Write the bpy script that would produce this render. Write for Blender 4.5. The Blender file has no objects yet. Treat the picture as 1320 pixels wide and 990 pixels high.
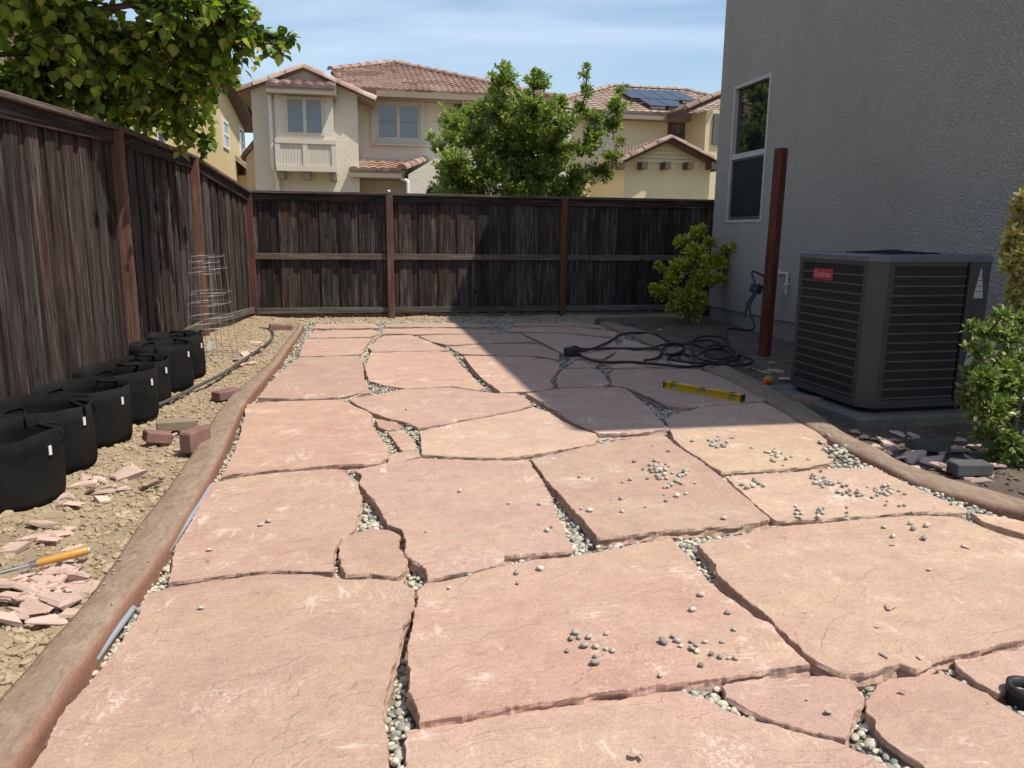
import bpy, math, random
import numpy as np
from mathutils import Vector, Matrix, noise
R = math.radians
random.seed(7); rng = np.random.default_rng(7)
S = bpy.context.scene
C = S.collection

# ------------------------------------------------------------------ camera
F, PIT, YAW, ROL, CH = 978.36, 0.1954, 0.2033, 0.0107, 1.266      # measured lens (px at 1320 wide), angles, eye height
fw = Vector((math.sin(YAW)*math.cos(PIT), math.cos(YAW)*math.cos(PIT), -math.sin(PIT)))
r0 = Vector((math.cos(YAW), -math.sin(YAW), 0)); u0 = r0.cross(fw)
rt = r0*math.cos(ROL) + u0*math.sin(ROL); up = -r0*math.sin(ROL) + u0*math.cos(ROL)
cam = bpy.data.cameras.new('camera'); co = bpy.data.objects.new('camera', cam); C.objects.link(co)
cam.sensor_width = 36; cam.lens = F*36/1320; cam.clip_end = 3000; cam.clip_start = .05
co.matrix_world = Matrix(((rt.x, up.x, -fw.x, 0), (rt.y, up.y, -fw.y, 0), (rt.z, up.z, -fw.z, CH), (0, 0, 0, 1)))
S.camera = co
# ------------------------------------------------------------------ light
SUN = Vector((.44, -.29, 1)).normalized()
EL = math.asin(SUN.z)
w = bpy.data.worlds.new('World'); S.world = w; w.use_nodes = True
nt = w.node_tree; N = nt.nodes; L = nt.links
bg = N['Background']
sky = N.new('ShaderNodeTexSky'); sky.sky_type = 'NISHITA'; sky.sun_disc = False
sky.sun_elevation = EL; sky.sun_rotation = math.atan2(SUN.x, SUN.y)
sky.air_density = 1.15; sky.dust_density = .9; sky.ozone_density = 1.2
tc = N.new('ShaderNodeTexCoord'); mp = N.new('ShaderNodeMapping'); mp.inputs['Scale'].default_value = (1.2, 1.2, 7)
mp.inputs['Rotation'].default_value = (.15, .1, .5)
cn = N.new('ShaderNodeTexNoise'); cn.inputs['Scale'].default_value = 1.7; cn.inputs['Detail'].default_value = 9; cn.inputs['Distortion'].default_value = .6
cr = N.new('ShaderNodeValToRGB'); cr.color_ramp.elements[0].position = .42; cr.color_ramp.elements[1].position = .82
cr.color_ramp.elements[0].color = (0, 0, 0, 1); cr.color_ramp.elements[1].color = (.5, .5, .5, 1)
mx = N.new('ShaderNodeMixRGB'); mx.inputs['Color2'].default_value = (6.6, 7.2, 7.9, 1)
L.new(tc.outputs['Generated'], mp.inputs['Vector']); L.new(mp.outputs['Vector'], cn.inputs['Vector'])
L.new(cn.outputs['Fac'], cr.inputs['Fac']); L.new(cr.outputs['Color'], mx.inputs['Fac']); L.new(sky.outputs['Color'], mx.inputs['Color1'])
L.new(mx.outputs['Color'], bg.inputs['Color']); bg.inputs['Strength'].default_value = .128
sl = bpy.data.lights.new('sun', 'SUN'); sl.energy = 4.2; sl.angle = R(.53); sl.color = (1, .935, .83)
so = bpy.data.objects.new('sun', sl); C.objects.link(so); so.rotation_euler = SUN.to_track_quat('Z', 'Y').to_euler(); so.location = (6, -4, 14)
S.view_settings.view_transform = 'Standard'; S.view_settings.look = 'None'; S.view_settings.gamma = 1
S.view_settings.use_curve_mapping = False; S.view_settings.exposure = .34

# ------------------------------------------------------------------ survey: where a sighted point lies on a known plane
def ray(x, y): return fw + rt*((x-660)/F) - up*((y-495)/F)
def P(x, y, z=0):
    d = ray(x, y); return Vector((0, 0, CH)) + d*((z-CH)/d.z)
def PX(x, y, X):
    d = ray(x, y); return Vector((0, 0, CH)) + d*(X/d.x)
def PY(x, y, Y):
    d = ray(x, y); return Vector((0, 0, CH)) + d*(Y/d.y)
def PP(x, y, p0, n):
    d = ray(x, y); o = Vector((0, 0, CH)); return o + d*((p0-o).dot(n)/d.dot(n))

# ------------------------------------------------------------------ mesh helpers
class MB:
    def __init__(s): s.v = []; s.f = []; s.sm = []
    def add(s, vs, fs, smooth=False):
        k = len(s.v); s.v += [tuple(v) for v in vs]; s.f += [tuple(i+k for i in f) for f in fs]; s.sm += [smooth]*len(fs); return s
    def box(s, c, size, M=None, bev=0):
        hx, hy, hz = size[0]/2, size[1]/2, size[2]/2; c = Vector(c); M = M or Matrix.Identity(3)
        if not bev:
            vs = [(x, y, z) for z in (-hz, hz) for y in (-hy, hy) for x in (-hx, hx)]
            fs = [(0, 2, 3, 1), (4, 5, 7, 6), (0, 1, 5, 4), (2, 6, 7, 3), (0, 4, 6, 2), (1, 3, 7, 5)]
        else:
            b = min(bev, hx*.9, hy*.9, hz*.9); vs = []; ix = {}
            for sx in (-1, 1):
                for sy in (-1, 1):
                    for sz in (-1, 1):
                        for a in range(3):
                            p = [sx*(hx-b), sy*(hy-b), sz*(hz-b)]; p[a] = (sx*hx, sy*hy, sz*hz)[a]
                            ix[sx, sy, sz, a] = len(vs); vs.append(p)
            fs = []
            for a in range(3):
                o1, o2 = (a+1) % 3, (a+2) % 3
                for sg in (-1, 1):
                    q = []
                    for s1, s2 in ((-1, -1), (1, -1), (1, 1), (-1, 1)):
                        t = [0, 0, 0]; t[a] = sg; t[o1] = s1; t[o2] = s2; q.append(ix[(*t, a)])
                    fs.append(tuple(q if sg > 0 else q[::-1]))
                for s1 in (-1, 1):
                    for s2 in (-1, 1):
                        q = []
                        for sg in (-1, 1):
                            t = [0, 0, 0]; t[a] = sg; t[o1] = s1; t[o2] = s2
                            q.append((ix[(*t, o1)], ix[(*t, o2)]))
                        e = (q[0][0], q[1][0], q[1][1], q[0][1]); fs.append(e if s1*s2 < 0 else e[::-1])
            for sx in (-1, 1):
                for sy in (-1, 1):
                    for sz in (-1, 1):
                        e = tuple(ix[sx, sy, sz, a] for a in range(3)); fs.append(e if sx*sy*sz > 0 else e[::-1])
        return s.add([c + M @ Vector(v) for v in vs], fs)
    def span(s, a, b, bev=0):
        a = Vector(a); b = Vector(b); return s.box((a+b)/2, [abs(b[i]-a[i]) for i in range(3)], None, bev)
    def tube(s, pts, r, seg=8, cap=True, closed=False):
        pts = [Vector(p) for p in pts]; n = len(pts); vs = []; fs = []
        rr = r if hasattr(r, '__len__') else [r]*n
        T = [((pts[(i+1) % n]-pts[i-1]) if closed else pts[min(i+1, n-1)]-pts[max(i-1, 0)]).normalized() for i in range(n)]
        a = Vector((0, 0, 1)) if abs(T[0].z) < .9 else Vector((1, 0, 0)); a = (a-T[0]*a.dot(T[0])).normalized()
        for i in range(n):
            a = a-T[i]*a.dot(T[i]); a = a.normalized() if a.length > 1e-6 else T[i].orthogonal().normalized(); b = T[i].cross(a)
            vs += [pts[i]+(a*math.cos(2*math.pi*k/seg)+b*math.sin(2*math.pi*k/seg))*rr[i] for k in range(seg)]
        m = n if closed else n-1
        for i in range(m):
            j = (i+1) % n
            fs += [(i*seg+k, i*seg+(k+1) % seg, j*seg+(k+1) % seg, j*seg+k) for k in range(seg)]
        s.add(vs, fs, True)
        if cap and not closed: s.add(vs[:seg], [tuple(range(seg))[::-1]]); s.add(vs[-seg:], [tuple(range(seg))])
        return s
    def lathe(s, c, prof, seg=32, M=None, smooth=True):
        c = Vector(c); M = M or Matrix.Identity(3); vs = []; fs = []
        for r, z in prof: vs += [c+M @ Vector((r*math.cos(2*math.pi*k/seg), r*math.sin(2*math.pi*k/seg), z)) for k in range(seg)]
        for i in range(len(prof)-1): fs += [(i*seg+k, i*seg+(k+1) % seg, (i+1)*seg+(k+1) % seg, (i+1)*seg+k) for k in range(seg)]
        return s.add(vs, fs, smooth)
    def prism(s, poly, off):                      # planar polygon pushed along a vector
        off = Vector(off); n = len(poly); a = [Vector(p) for p in poly]
        return s.add(a+[p+off for p in a], [tuple(range(n)), tuple(range(2*n-1, n-1, -1))]+[(i, i+n, (i+1) % n+n, (i+1) % n) for i in range(n)])
    def mesh(s, name, org=(0, 0, 0)):
        m = bpy.data.meshes.new(name); o = Vector(org)
        m.from_pydata([(v[0]-o.x, v[1]-o.y, v[2]-o.z) for v in s.v], [], s.f)
        m.polygons.foreach_set('use_smooth', s.sm); m.update(); return m
WL = {}
def link(name, mesh, parent=None, loc=(0, 0, 0)):
    o = bpy.data.objects.new(name, mesh); C.objects.link(o); o.location = loc
    if parent: o.parent = parent; WL[o.name] = WL[parent.name]+Vector(loc)
    else: WL[o.name] = Vector(loc)
    return o
def obj(name, mb, m, parent=None, org=None):      # verts are in world space; one mesh object
    if parent: og = WL[parent.name]; lc = (0, 0, 0)
    else:
        if org is None:
            a = np.array(mb.v); org = ((a[:, 0].min()+a[:, 0].max())/2, (a[:, 1].min()+a[:, 1].max())/2, a[:, 2].min())
        og = Vector(org); lc = og
    me = mb.mesh(name, og)
    if m: me.materials.append(m)
    return link(name, me, parent, lc)
def tag(o, label=None, cat=None, group=None, kind=None):
    if label: o['label'] = label
    if cat: o['category'] = cat
    if group: o['group'] = group
    if kind: o['kind'] = kind
    return o
def thing(name, label, cat, loc, group=None): return tag(link(name, None, None, loc), label, cat, group)
def copy_tree(o, parent=None):
    c = o.copy(); C.objects.link(c); WL[c.name] = WL[o.name].copy()
    if parent: c.parent = parent
    for ch in list(o.children): copy_tree(ch, c)
    return c
def rz(a): return Matrix.Rotation(a, 3, 'Z')
def spline(pts, n=8, closed=False):
    pts = [Vector(p) for p in pts]; out = []; m = len(pts)
    for i in range(m if closed else m-1):
        g = (lambda k: pts[k % m]) if closed else (lambda k: pts[max(0, min(m-1, k))])
        a, b, c, d = g(i-1), g(i), g(i+1), g(i+2)
        for k in range(n):
            t = k/n; out.append(.5*((2*b)+(c-a)*t+(2*a-5*b+4*c-d)*t*t+(3*b-a-3*c+d)*t**3))
    if not closed: out.append(pts[-1])
    return out

# ------------------------------------------------------------------ materials
def nm(name):
    m = bpy.data.materials.new(name); m.use_nodes = True; t = m.node_tree
    return m, t, t.nodes['Principled BSDF']
def nd(t, typ, **k):
    n = t.nodes.new('ShaderNode'+typ)
    for a, b in k.items():
        if a in n.inputs: n.inputs[a].default_value = b
        else: setattr(n, a, b)
    return n
def ramp(t, fac, stops):
    r = t.nodes.new('ShaderNodeValToRGB'); e = r.color_ramp.elements
    while len(e) < len(stops): e.new(.5)
    for k, (p, c) in enumerate(stops): e[k].position = p; e[k].color = (*c, 1) if len(c) == 3 else c
    t.links.new(fac, r.inputs['Fac']); return r.outputs['Color']
def coords(t, scale=(1, 1, 1), rand=True, kind='Object'):
    tc = nd(t, 'TexCoord'); mp = nd(t, 'Mapping'); mp.inputs['Scale'].default_value = scale
    t.links.new(tc.outputs[kind], mp.inputs['Vector'])
    if rand:
        oi = nd(t, 'ObjectInfo'); mu = nd(t, 'Math', operation='MULTIPLY'); mu.inputs[1].default_value = 57
        t.links.new(oi.outputs['Random'], mu.inputs[0]); cb = nd(t, 'CombineXYZ')
        t.links.new(mu.outputs[0], cb.inputs[0]); t.links.new(mu.outputs[0], cb.inputs[1]); t.links.new(cb.outputs[0], mp.inputs['Location'])
    return mp.outputs['Vector']
def noisef(t, vec, scale, detail=6, rough=.6, dist=0):
    n = nd(t, 'TexNoise', Scale=scale, Detail=detail, Roughness=rough, Distortion=dist); t.links.new(vec, n.inputs['Vector']); return n.outputs['Fac']
def mixc(t, fac, a, b, mode='MIX'):
    m = nd(t, 'MixRGB', blend_type=mode)
    for s, v in ((0, fac), (1, a), (2, b)):
        if hasattr(v, 'links') or hasattr(v, 'is_linked'): t.links.new(v, m.inputs[s])
        else: m.inputs[s].default_value = v if s == 0 else (*v, 1)
    return m.outputs[0]
def bump(t, b, h, strength=.5, dist=.01, prev=None):
    n = nd(t, 'Bump', Strength=strength, Distance=dist); t.links.new(h, n.inputs['Height'])
    if prev: t.links.new(prev, n.inputs['Normal'])
    t.links.new(n.outputs[0], b.inputs['Normal']); return n.outputs[0]
def hsvrand(t, col, dv=.3, ds=.2, dh=.01):
    oi = nd(t, 'ObjectInfo'); h = nd(t, 'HueSaturation'); t.links.new(col, h.inputs['Color'])
    for k, (nmx, d, c) in enumerate((('Value', dv, 1), ('Saturation', ds, 1), ('Hue', dh, .5))):
        m = nd(t, 'Math', operation='MULTIPLY'); t.links.new(oi.outputs['Random'], m.inputs[0]); m.inputs[1].default_value = (1, 7.31, 3.77)[k]
        f = nd(t, 'Math', operation='FRACT'); t.links.new(m.outputs[0], f.inputs[0])
        q = nd(t, 'Math', operation='MULTIPLY_ADD'); t.links.new(f.outputs[0], q.inputs[0]); q.inputs[1].default_value = 2*d; q.inputs[2].default_value = c-d
        t.links.new(q.outputs[0], h.inputs[nmx])
    return h.outputs['Color']
def simple(name, c1, c2=None, scale=6, rough=.8, bs=0, bscale=80, bd=.004, metal=0, spec=.3, dv=0, rand=True, stretch=(1, 1, 1)):
    m, t, b = nm(name); b.inputs['Roughness'].default_value = rough; b.inputs['Metallic'].default_value = metal; b.inputs['Specular IOR Level'].default_value = spec
    v = coords(t, stretch, rand)
    col = ramp(t, noisef(t, v, scale, 8, .65), [(.3, c1), (.7, c2 or tuple(x*.8 for x in c1))])
    if dv: col = hsvrand(t, col, dv, dv*.5, .008)
    t.links.new(col, b.inputs['Base Color'])
    if bs: bump(t, b, noisef(t, v, bscale, 6, .6), bs, bd)
    return m
def wood(name, stops, dv=.25, rough=.85, grain=1.0, red=False):
    m, t, b = nm(name); b.inputs['Roughness'].default_value = rough; b.inputs['Specular IOR Level'].default_value = .2
    v = coords(t, (30, 30, 1.3)); g = noisef(t, v, 1.6, 9, .7, .6)
    v2 = coords(t, (5, 5, 1.2)); big = noisef(t, v2, 1.5, 5, .6)
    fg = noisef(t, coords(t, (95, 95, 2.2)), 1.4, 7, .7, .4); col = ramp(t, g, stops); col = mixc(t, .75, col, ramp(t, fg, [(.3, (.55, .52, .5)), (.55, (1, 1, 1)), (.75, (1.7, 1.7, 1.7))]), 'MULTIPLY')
    col2 = mixc(t, .55, col, ramp(t, big, [(.3, (.25, .23, .22)), (.7, (1.25, 1.2, 1.2))]), 'MULTIPLY')
    if red: col2 = mixc(t, ramp(t, noisef(t, coords(t, (6, 6, .9)), 1.7, 4, .5), [(.52, (0, 0, 0)), (.72, (.8, .8, .8))]), col2, mixc(t, .8, col, (1.1, .55, .38), 'MULTIPLY'))
    vk = coords(t, (7, 7, 2.6)); vo = nd(t, 'TexVoronoi', Scale=1.0, Randomness=1.0); t.links.new(vk, vo.inputs['Vector'])
    kn = ramp(t, vo.outputs['Distance'], [(.07, (.22, .17, .14)), (.13, (1, 1, 1))]); col3 = mixc(t, .8, col2, kn, 'MULTIPLY')
    t.links.new(hsvrand(t, col3, dv, .35, .012), b.inputs['Base Color'])
    p = bump(t, b, g, .7*grain, .008); bump(t, b, fg, .5*grain, .003, p); return m
M = {}
M['picket'] = wood('weathered_dappled_wood', [(.27, (.012, .0095, .0085)), (.5, (.052, .042, .037)), (.74, (.2, .175, .162))], .5, red=True)  # weathered grain; its palest streaks also paint in sun dapples through leaves
M['rail'] = wood('grey_wood', [(.25, (.06, .048, .041)), (.5, (.125, .105, .09)), (.78, (.24, .21, .185))], .18)
M['post'] = wood('redwood_post', [(.25, (.075, .025, .013)), (.5, (.15, .052, .028)), (.8, (.22, .09, .052))], .15, .8, .6)
M['kick'] = wood('kick_wood', [(.25, (.09, .075, .06)), (.5, (.2, .17, .14)), (.78, (.32, .28, .24))], .2)

def stone_mat(name, base, dark, light, tan):
    m, t, b = nm(name); b.inputs['Roughness'].default_value = .82; b.inputs['Specular IOR Level'].default_value = .25
    v = coords(t, (1, 1, 1)); vs = coords(t, (1, 2.2, 1))
    c = ramp(t, noisef(t, vs, 1.3, 7, .62, .5), [(.3, dark), (.5, base), (.72, tan)])
    c = mixc(t, .45, c, ramp(t, noisef(t, v, 11, 8, .7), [(.3, (.74, .7, .68)), (.7, (1.22, 1.2, 1.18))]), 'MULTIPLY')
    c = mixc(t, .5, c, ramp(t, noisef(t, v, 150, 3, .75), [(.3, (.72, .69, .66)), (.7, (1.25, 1.25, 1.25))]), 'MULTIPLY'); c = mixc(t, .4, c, ramp(t, noisef(t, vs, 34, 6, .75, .8), [(.32, (.72, .68, .65)), (.68, (1.25, 1.25, 1.22))]), 'MULTIPLY')
    # pale scuffs where the slab was dragged: patchy, stretched, own shape
    for sc_, thr, rot_ in (((10, 3, 1), .372, 0), ((4, 15, 1), .376, 5.3), ((26, 18, 1), .372, 2.1)):
        vr = coords(t, sc_); a = noisef(t, vr, 2.0, 9, .78, 1.4); vm = coords(t, (1, 1, 1)); of = nd(t, 'VectorMath', operation='ADD'); t.links.new(vm, of.inputs[0]); of.inputs[1].default_value = (rot_, rot_*.7, 0)
        bmask = noisef(t, of.outputs[0], 3.2, 3, .5)
        mu = nd(t, 'Math', operation='MULTIPLY'); t.links.new(a, mu.inputs[0]); t.links.new(bmask, mu.inputs[1])
        k = ramp(t, mu.outputs[0], [(thr-.035, (0, 0, 0)), (thr+.05, (.8, .8, .8))]); c = mixc(t, k, c, light)
    # hairline cracks
    wp = noisef(t, v, 2.5, 5, .6); wv = nd(t, 'VectorMath', operation='ADD'); cbx = nd(t, 'CombineXYZ'); t.links.new(wp, cbx.inputs[0]); t.links.new(noisef(t, vs, 3.3, 5, .6), cbx.inputs[1]); t.links.new(cbx.outputs[0], wv.inputs[0]); t.links.new(v, wv.inputs[1])
    vc = nd(t, 'TexVoronoi', feature='DISTANCE_TO_EDGE', Scale=1.9); t.links.new(wv.outputs[0], vc.inputs['Vector'])
    ln = ramp(t, vc.outputs['Distance'], [(.004, (1, 1, 1)), (.012, (0, 0, 0))]); gate = ramp(t, noisef(t, v, 4.5, 3, .5), [(.63, (0, 0, 0)), (.7, (.6, .6, .6))])
    lk = nd(t, 'MixRGB', blend_type='MULTIPLY'); lk.inputs[0].default_value = 1; t.links.new(ln, lk.inputs[1]); t.links.new(gate, lk.inputs[2]); c = mixc(t, lk.outputs[0], c, (.16, .095, .07))
    # dark pits and grains
    pt = ramp(t, noisef(t, v, 55, 3, .6), [(.66, (0, 0, 0)), (.72, (.6, .6, .6))]); c = mixc(t, pt, c, (.25, .15, .115))
    # dusty grey-brown smears
    k2 = ramp(t, noisef(t, vs, 3.1, 6, .6, .8), [(.58, (0, 0, 0)), (.78, (.5, .5, .5))]); c = mixc(t, k2, c, (.42, .325, .24))
    t.links.new(hsvrand(t, c, .08, .05, .004), b.inputs['Base Color'])
    # cleaved layers: stepped height from warped noise, plus grain
    lay = noisef(t, vs, 1.1, 5, .55, .7); st = nd(t, 'Math', operation='MULTIPLY'); st.inputs[1].default_value = 9; t.links.new(lay, st.inputs[0])
    fl = nd(t, 'Math', operation='FLOOR'); t.links.new(st.outputs[0], fl.inputs[0]); fr = nd(t, 'Math', operation='SUBTRACT'); t.links.new(st.outputs[0], fr.inputs[0]); t.links.new(fl.outputs[0], fr.inputs[1])
    ss = nd(t, 'MapRange', interpolation_type='SMOOTHSTEP'); ss.inputs[1].default_value = .93; ss.inputs[2].default_value = 1; t.links.new(fr.outputs[0], ss.inputs[0])
    ad = nd(t, 'Math', operation='ADD'); t.links.new(fl.outputs[0], ad.inputs[0]); t.links.new(ss.outputs[0], ad.inputs[1])
    p = bump(t, b, ad.outputs[0], .6, .0032)
    p = bump(t, b, noisef(t, v, 9, 9, .7), .7, .016, p)
    p = bump(t, b, noisef(t, v, 90, 4, .7), .6, .003, p)
    return m
M['stone'] = stone_mat('pink_sandstone', (.45, .305, .242), (.42, .268, .212), (.66, .54, .44), (.465, .335, .24))
M['stone_tan'] = stone_mat('tan_sandstone', (.46, .32, .24), (.435, .285, .215), (.66, .54, .43), (.48, .36, .25))
M['chip'] = simple('sandstone_chip', (.6, .45, .365), (.48, .33, .265), 9, .85, .5, 40, .006, dv=.15)
M['soil'] = simple('dry_soil', (.41, .32, .205), (.26, .195, .125), 5, .95, .9, 45, .02, rand=False)
M['clod'] = simple('soil_clod', (.45, .355, .23), (.29, .22, .142), 7, .95, .6, 60, .01, rand=False)
M['mulch'] = simple('dark_soil', (.17, .128, .095), (.095, .07, .053), 6, .95, .9, 45, .02, rand=False)
M['mulchclod'] = simple('dark_clod', (.22, .165, .125), (.1, .075, .058), 7, .95, .6, 60, .01, rand=False)
M['ground'] = simple('far_ground', (.25, .2, .13), (.16, .14, .09), .5, .95, .3, 5, .02, rand=False)
M['bed'] = simple('gravel_base', (.26, .22, .16), (.17, .14, .1), 20, .95, .8, 60, .01, rand=False)
def pebble_mat(name):
    m, t, b = nm(name); b.inputs['Roughness'].default_value = .65; b.inputs['Specular IOR Level'].default_value = .3
    at = nd(t, 'Attribute', attribute_name='rnd')
    c = ramp(t, at.outputs['Fac'], [(0, (.16, .16, .145)), (.2, (.29, .285, .24)), (.45, (.43, .405, .315)), (.8, (.53, .49, .385)), (1, (.6, .53, .43))])
    v = coords(t); c = mixc(t, .5, c, ramp(t, noisef(t, v, 90, 5, .7), [(.3, (.7, .7, .7)), (.7, (1.2, 1.2, 1.2))]), 'MULTIPLY')
    t.links.new(c, b.inputs['Base Color']); bump(t, b, noisef(t, v, 300, 4), .3, .001); return m
M['gravel'] = pebble_mat('river_gravel')
M['pebble'] = simple('river_pebble', (.5, .455, .355), (.31, .295, .25), 25, .7, .5, 160, .002, dv=.42)
def kerb_mat():
    m, t, b = nm('stamped_concrete'); b.inputs['Roughness'].default_value = .9; b.inputs['Specular IOR Level'].default_value = .2
    v = coords(t, (1, 1, 1), False); vs = coords(t, (3, 1, 1), False)
    c = ramp(t, noisef(t, vs, 7, 10, .78, .9), [(.3, (.19, .12, .085)), (.5, (.27, .195, .14)), (.72, (.37, .3, .22))])
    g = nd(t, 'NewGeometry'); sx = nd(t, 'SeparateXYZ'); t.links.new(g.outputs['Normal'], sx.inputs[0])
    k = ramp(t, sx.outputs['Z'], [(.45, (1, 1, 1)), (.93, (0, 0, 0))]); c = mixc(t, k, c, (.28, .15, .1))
    c = mixc(t, .5, c, ramp(t, noisef(t, v, 60, 5, .7), [(.3, (.65, .65, .65)), (.7, (1.25, 1.22, 1.2))]), 'MULTIPLY')
    t.links.new(c, b.inputs['Base Color']); p = bump(t, b, noisef(t, vs, 9, 8, .7), .6, .015); bump(t, b, noisef(t, v, 130, 4), .5, .003, p); return m
M['kerb'] = kerb_mat()
def stucco(name, c, var=.1, sc=38, bs=.9, bd=.012):
    m, t, b = nm(name); b.inputs['Roughness'].default_value = .92; b.inputs['Specular IOR Level'].default_value = .15
    v = coords(t, (1, 1, 1), False)
    col = ramp(t, noisef(t, v, .8, 6, .6), [(.3, tuple(x*(1-var) for x in c)), (.7, tuple(x*(1+var*.5) for x in c))])
    col = mixc(t, .35, col, ramp(t, noisef(t, v, 45, 4, .6), [(.3, (.78, .78, .78)), (.7, (1.15, 1.15, 1.15))]), 'MULTIPLY')
    t.links.new(col, b.inputs['Base Color'])
    if sc > 40:
        gz = nd(t, 'SeparateXYZ'); t.links.new(v, gz.inputs[0]); ad = nd(t, 'MapRange'); ad.inputs[1].default_value = .25; ad.inputs[2].default_value = .75; ad.inputs[3].default_value = .45; ad.inputs[4].default_value = 0; t.links.new(gz.outputs['Z'], ad.inputs[0])
        sp = mixc(t, 1.0, ad.outputs[0], ramp(t, noisef(t, v, 5, 7, .7), [(.4, (.2, .2, .2)), (.7, (1, 1, 1))]), 'MULTIPLY'); col = mixc(t, sp, col, (.24, .18, .125))
        col = mixc(t, .3, col, ramp(t, noisef(t, coords(t, (1.3, 1.3, .6), False), 1.3, 6, .65), [(.3, (.78, .77, .75)), (.7, (1.1, 1.1, 1.1))]), 'MULTIPLY'); t.links.new(col, b.inputs['Base Color'])
    n1 = noisef(t, v, sc, 4, .5, .3); h = ramp(t, n1, [(.38, (0, 0, 0)), (.62, (1, 1, 1))])
    p = bump(t, b, h, bs, bd); bump(t, b, noisef(t, v, sc*4, 3), .3, .003, p); return m
M['stucco'] = stucco('grey_stucco', (.56, .505, .435), .05, 46, 1.0, .019)
M['foundation'] = simple('foundation_concrete', (.31, .28, .24), (.23, .21, .18), 4, .9, .4, 60, .004, rand=False)
M['cream'] = stucco('cream_stucco', (.66, .595, .49), .05, 16, .3, .01)
M['yellow'] = stucco('yellow_stucco', (.66, .56, .36), .05, 16, .3, .01)
M['yellow2'] = stucco('ochre_stucco', (.6, .48, .26), .05, 16, .3, .01)
M['trim'] = simple('cream_trim', (.6, .54, .45), (.55, .49, .4), 3, .7)
M['white'] = simple('white_vinyl', (.74, .74, .72), (.66, .66, .64), 3, .45)
M['vinyl'] = simple('beige_vinyl', (.5, .48, .45), (.44, .42, .4), 3, .5)
M['fascia'] = simple('tan_fascia', (.3, .24, .18), (.25, .2, .15), 3, .7)
M['dkfascia'] = simple('brown_fascia', (.12, .075, .055), (.09, .06, .045), 3, .7)
M['shutter'] = simple('grey_shutter', (.13, .125, .11), (.1, .1, .09), 3, .7)
def tile_mat(name, a, b_, c_):
    m, t, b = nm(name); b.inputs['Roughness'].default_value = .85
    v = coords(t, (1, 1, 1)); n = nd(t, 'TexVoronoi', Scale=2.6); t.links.new(v, n.inputs['Vector'])
    sp = nd(t, 'SeparateXYZ'); t.links.new(n.outputs['Color'], sp.inputs[0])
    c = ramp(t, sp.outputs[0], [(0, a), (.5, b_), (1, c_)]); c = mixc(t, .5, c, ramp(t, noisef(t, v, 6, 6), [(.3, (.7, .7, .7)), (.7, (1.2, 1.2, 1.2))]), 'MULTIPLY')
    t.links.new(hsvrand(t, c, .12, .1, .005), b.inputs['Base Color']); return m
M['tile'] = tile_mat('terracotta_tile', (.27, .16, .115), (.36, .245, .185), (.43, .32, .255))
M['tile2'] = tile_mat('brown_tile', (.25, .165, .115), (.36, .26, .19), (.43, .33, .25))
M['tile3'] = tile_mat('dark_tile', (.2, .12, .085), (.3, .2, .15), (.36, .26, .2))
def glass(name, base=(.02, .025, .03), rough=.03, spec=.8):
    m, t, b = nm(name); b.inputs['Base Color'].default_value = (*base, 1); b.inputs['Roughness'].default_value = rough; b.inputs['Specular IOR Level'].default_value = spec; b.inputs['IOR'].default_value = 1.6
    v = coords(t, (1, 1, 1), False); bump(t, b, noisef(t, v, .9, 2), .08, .02); return m
M['glass'] = glass('window_glass', (.012, .015, .017), .015, 1.0)
M['glass_far'] = glass('far_glass', (.085, .1, .12), .08, .9)
M['screen'] = simple('insect_screen', (.022, .024, .026), (.015, .017, .018), 60, .6, spec=.25)
M['blind'] = simple('window_blind', (.3, .31, .31), (.25, .26, .26), 3, .6)
M['dark'] = simple('black_and_shade', (.012, .012, .012), (.008, .008, .008), 3, .9)  # fan guard black; also paints the shade in the arch and base gap
M['solar'] = simple('solar_panel', (.012, .014, .022), (.009, .011, .017), 3, .25, spec=.6)
M['ac'] = simple('grey_painted_steel', (.055, .054, .054), (.042, .041, .041), 4, .5, .1, 30, .002, spec=.45)
M['ac_top'] = simple('blue_grey_steel', (.125, .132, .145), (.095, .1, .112), 4, .45, spec=.45)
M['ac_bar'] = simple('grey_louvre', (.085, .085, .087), (.065, .065, .067), 9, .5, spec=.4)
M['coil'] = simple('condenser_coil', (.03, .022, .016), (.01, .008, .007), 14, .8, .5, 150, .002)
M['badge'] = simple('red_badge', (.42, .05, .06), (.35, .04, .05), 4, .4)
M['badge_text'] = simple('badge_lettering', (.6, .3, .3), (.55, .27, .27), 4, .5)
M['sticker'] = simple('white_sticker', (.5, .5, .49), (.38, .38, .37), 30, .6)
M['ink'] = simple('grey_print', (.15, .15, .16), (.12, .12, .13), 30, .7)
M['pad'] = simple('concrete_pad', (.19, .172, .142), (.11, .1, .085), 7, .9, .5, 60, .005)
M['felt'] = simple('black_felt', (.0065, .0065, .007), (.02, .0185, .017), 5, .95, .8, 200, .003, spec=.1)
M['rubber'] = simple('black_rubber', (.02, .02, .021), (.032, .031, .031), 20, .55, .2, 80, .001, spec=.35)
M['poly'] = simple('grey_poly_hose', (.05, .05, .052), (.11, .1, .085), 9, .6, spec=.3)
M['pvc'] = simple('grey_conduit', (.3, .33, .36), (.24, .27, .3), 9, .4)
M['wire'] = simple('galvanised_wire', (.42, .42, .4), (.32, .32, .31), 30, .4, metal=.6)
M['steel'] = simple('tool_steel', (.45, .45, .45), (.3, .3, .3), 20, .3, metal=.9)
M['handle'] = simple('varnished_handle', (.56, .28, .055), (.44, .2, .04), 8, .4, spec=.45, stretch=(1, 1, 1))
M['levely'] = simple('yellow_enamel', (.62, .4, .012), (.55, .34, .01), 5, .4, spec=.4)
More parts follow.
